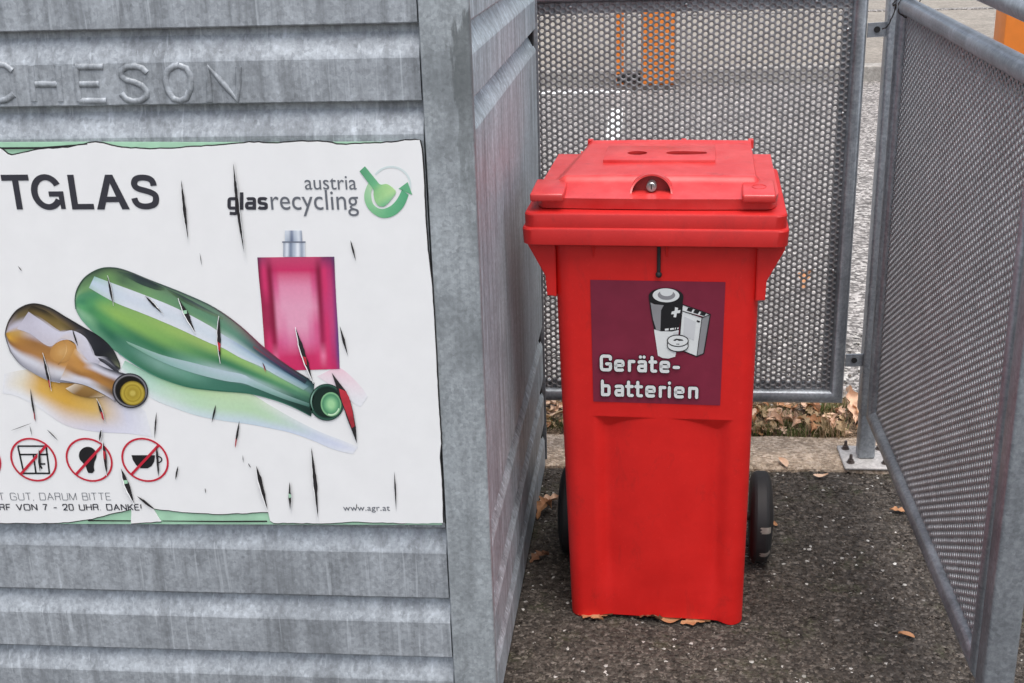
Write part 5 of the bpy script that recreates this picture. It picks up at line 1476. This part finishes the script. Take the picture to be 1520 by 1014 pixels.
tag(blades('moss_and_grass', 1700, 3, ['grass', 'grass', 'grass', 'straw'], sp_, 0.012, 0.042, 0.0011), 'short green grass and moss growing among the leaf litter', 'grass')
tag(blades('dry_grass', 260, 4, ['straw'], [(0.37, 3.52, 0.08), (0.45, 3.53, 0.08), (0.57, 3.29, 0.04), (0.62, 3.52, 0.05), (0.25, 3.5, 0.1), (-0.2, 3.5, 0.1)], 0.03, 0.085, 0.0012), 'straw coloured dead grass stalks below the rear fence panel', 'dry grass')

# loose chippings on the tarmac
def chips(name, n, seed, mats, wts, s0, s1, x0, x1, y0, y1):
    rnd = random.Random(seed)
    V, F, MI = [], [], []
    base = [(1, 0, 0), (0.3, 0.95, 0), (-0.8, 0.6, 0), (-0.8, -0.6, 0), (0.3, -0.95, 0), (0, 0, 0.8), (0.1, 0.05, -0.5)]
    fc = [(0, 1, 5), (1, 2, 5), (2, 3, 5), (3, 4, 5), (4, 0, 5), (1, 0, 6), (2, 1, 6), (3, 2, 6), (4, 3, 6), (0, 4, 6)]
    for _ in range(n):
        x, y = rnd.uniform(x0, x1), rnd.uniform(y0, y1)
        s = s0 + (s1 - s0) * rnd.random() ** 2.5
        T = Matrix.Translation((x, y, s * 0.12)) @ Matrix.Rotation(rnd.uniform(0, 6.28), 4, 'Z') @ Matrix.Rotation(rnd.gauss(0, 0.4), 4, 'X') @ Matrix.Diagonal((s * rnd.uniform(0.7, 1.3), s * rnd.uniform(0.5, 0.9), s * rnd.uniform(0.4, 0.8), 1))
        b0 = len(V)
        V += [tuple(T @ (Vector(p) * rnd.uniform(0.8, 1.2))) for p in base]
        mi = rnd.choices(range(len(mats)), wts)[0]
        for f in fc: F.append([b0 + i for i in f]); MI.append(mi)
    me_ = bpy.data.meshes.new(name); me_.from_pydata(V, [], F)
    for k in mats: me_.materials.append(M[k])
    me_.polygons.foreach_set('material_index', MI)
    o_ = bpy.data.objects.new(name, me_); COL.objects.link(o_); o_['kind'] = 'stuff'
    return o_
tag(chips('loose_chippings', 15000, 8, ['stone', 'pale_stone'], [110, 1], 0.0022, 0.0066, -0.25, 0.85, 1.85, 3.08), 'loose dark chippings and white grit on the tarmac', 'gravel')
tag(chips('gravel_strip', 5000, 18, ['pale_stone', 'stone'], [2, 1], 0.003, 0.010, -0.7, 1.4, 3.50, 4.2), 'pale gravel beyond the leaf litter behind the fence', 'gravel')

tag(chips('larger_chippings', 420, 28, ['stone', 'pale_stone'], [9, 1], 0.0045, 0.0090, -0.25, 0.85, 1.85, 3.08), 'larger rounded stones scattered on the tarmac', 'gravel')
# ------------------------------------------------------------------ orange structures across the car park
oc = empty('orange_column', (0.185, 10.24, 0.0))
tag(oc, 'orange metal column seen through the perforated panel above the bin lid', 'column', 'orange columns across the car park', 'thing')
b = bmesh.new(); box(b, -0.135, 0.145, -0.10, 0.14, 0.03, 2.3, 0.02, 3); obj('shaft', b, M['orange'], oc, smooth=40)
b = bmesh.new(); box(b, -0.335, -0.275, -0.05, 0.01, 0.03, 2.3, 0.008, 2); obj('side_post', b, M['orange'], oc, smooth=40)
b = bmesh.new(); box(b, -0.36, 0.15, -0.12, 0.15, -0.004, 0.03, 0.004); obj('foot_plate', b, M['bolt'], oc)
b = bmesh.new(); box(b, -0.33, -0.14, -0.06, 0.0, 0.05, 0.12, 0.006); obj('foot_bracket', b, M['black'], oc)
ob = empty('orange_column', (3.09, 10.1, 0.0))
tag(ob, 'orange metal column at the top right corner behind the hand rail', 'column', 'orange columns across the car park', 'thing')
b = bmesh.new(); box(b, -0.26, 0.40, -0.1, 0.2, 0.016, 2.3, 0.012, 2); obj('shaft', b, M['orange'], ob, smooth=40)
b = bmesh.new(); box(b, -0.29, 0.43, -0.13, 0.23, -0.004, 0.016, 0.004); obj('foot_plate', b, M['bolt'], ob)
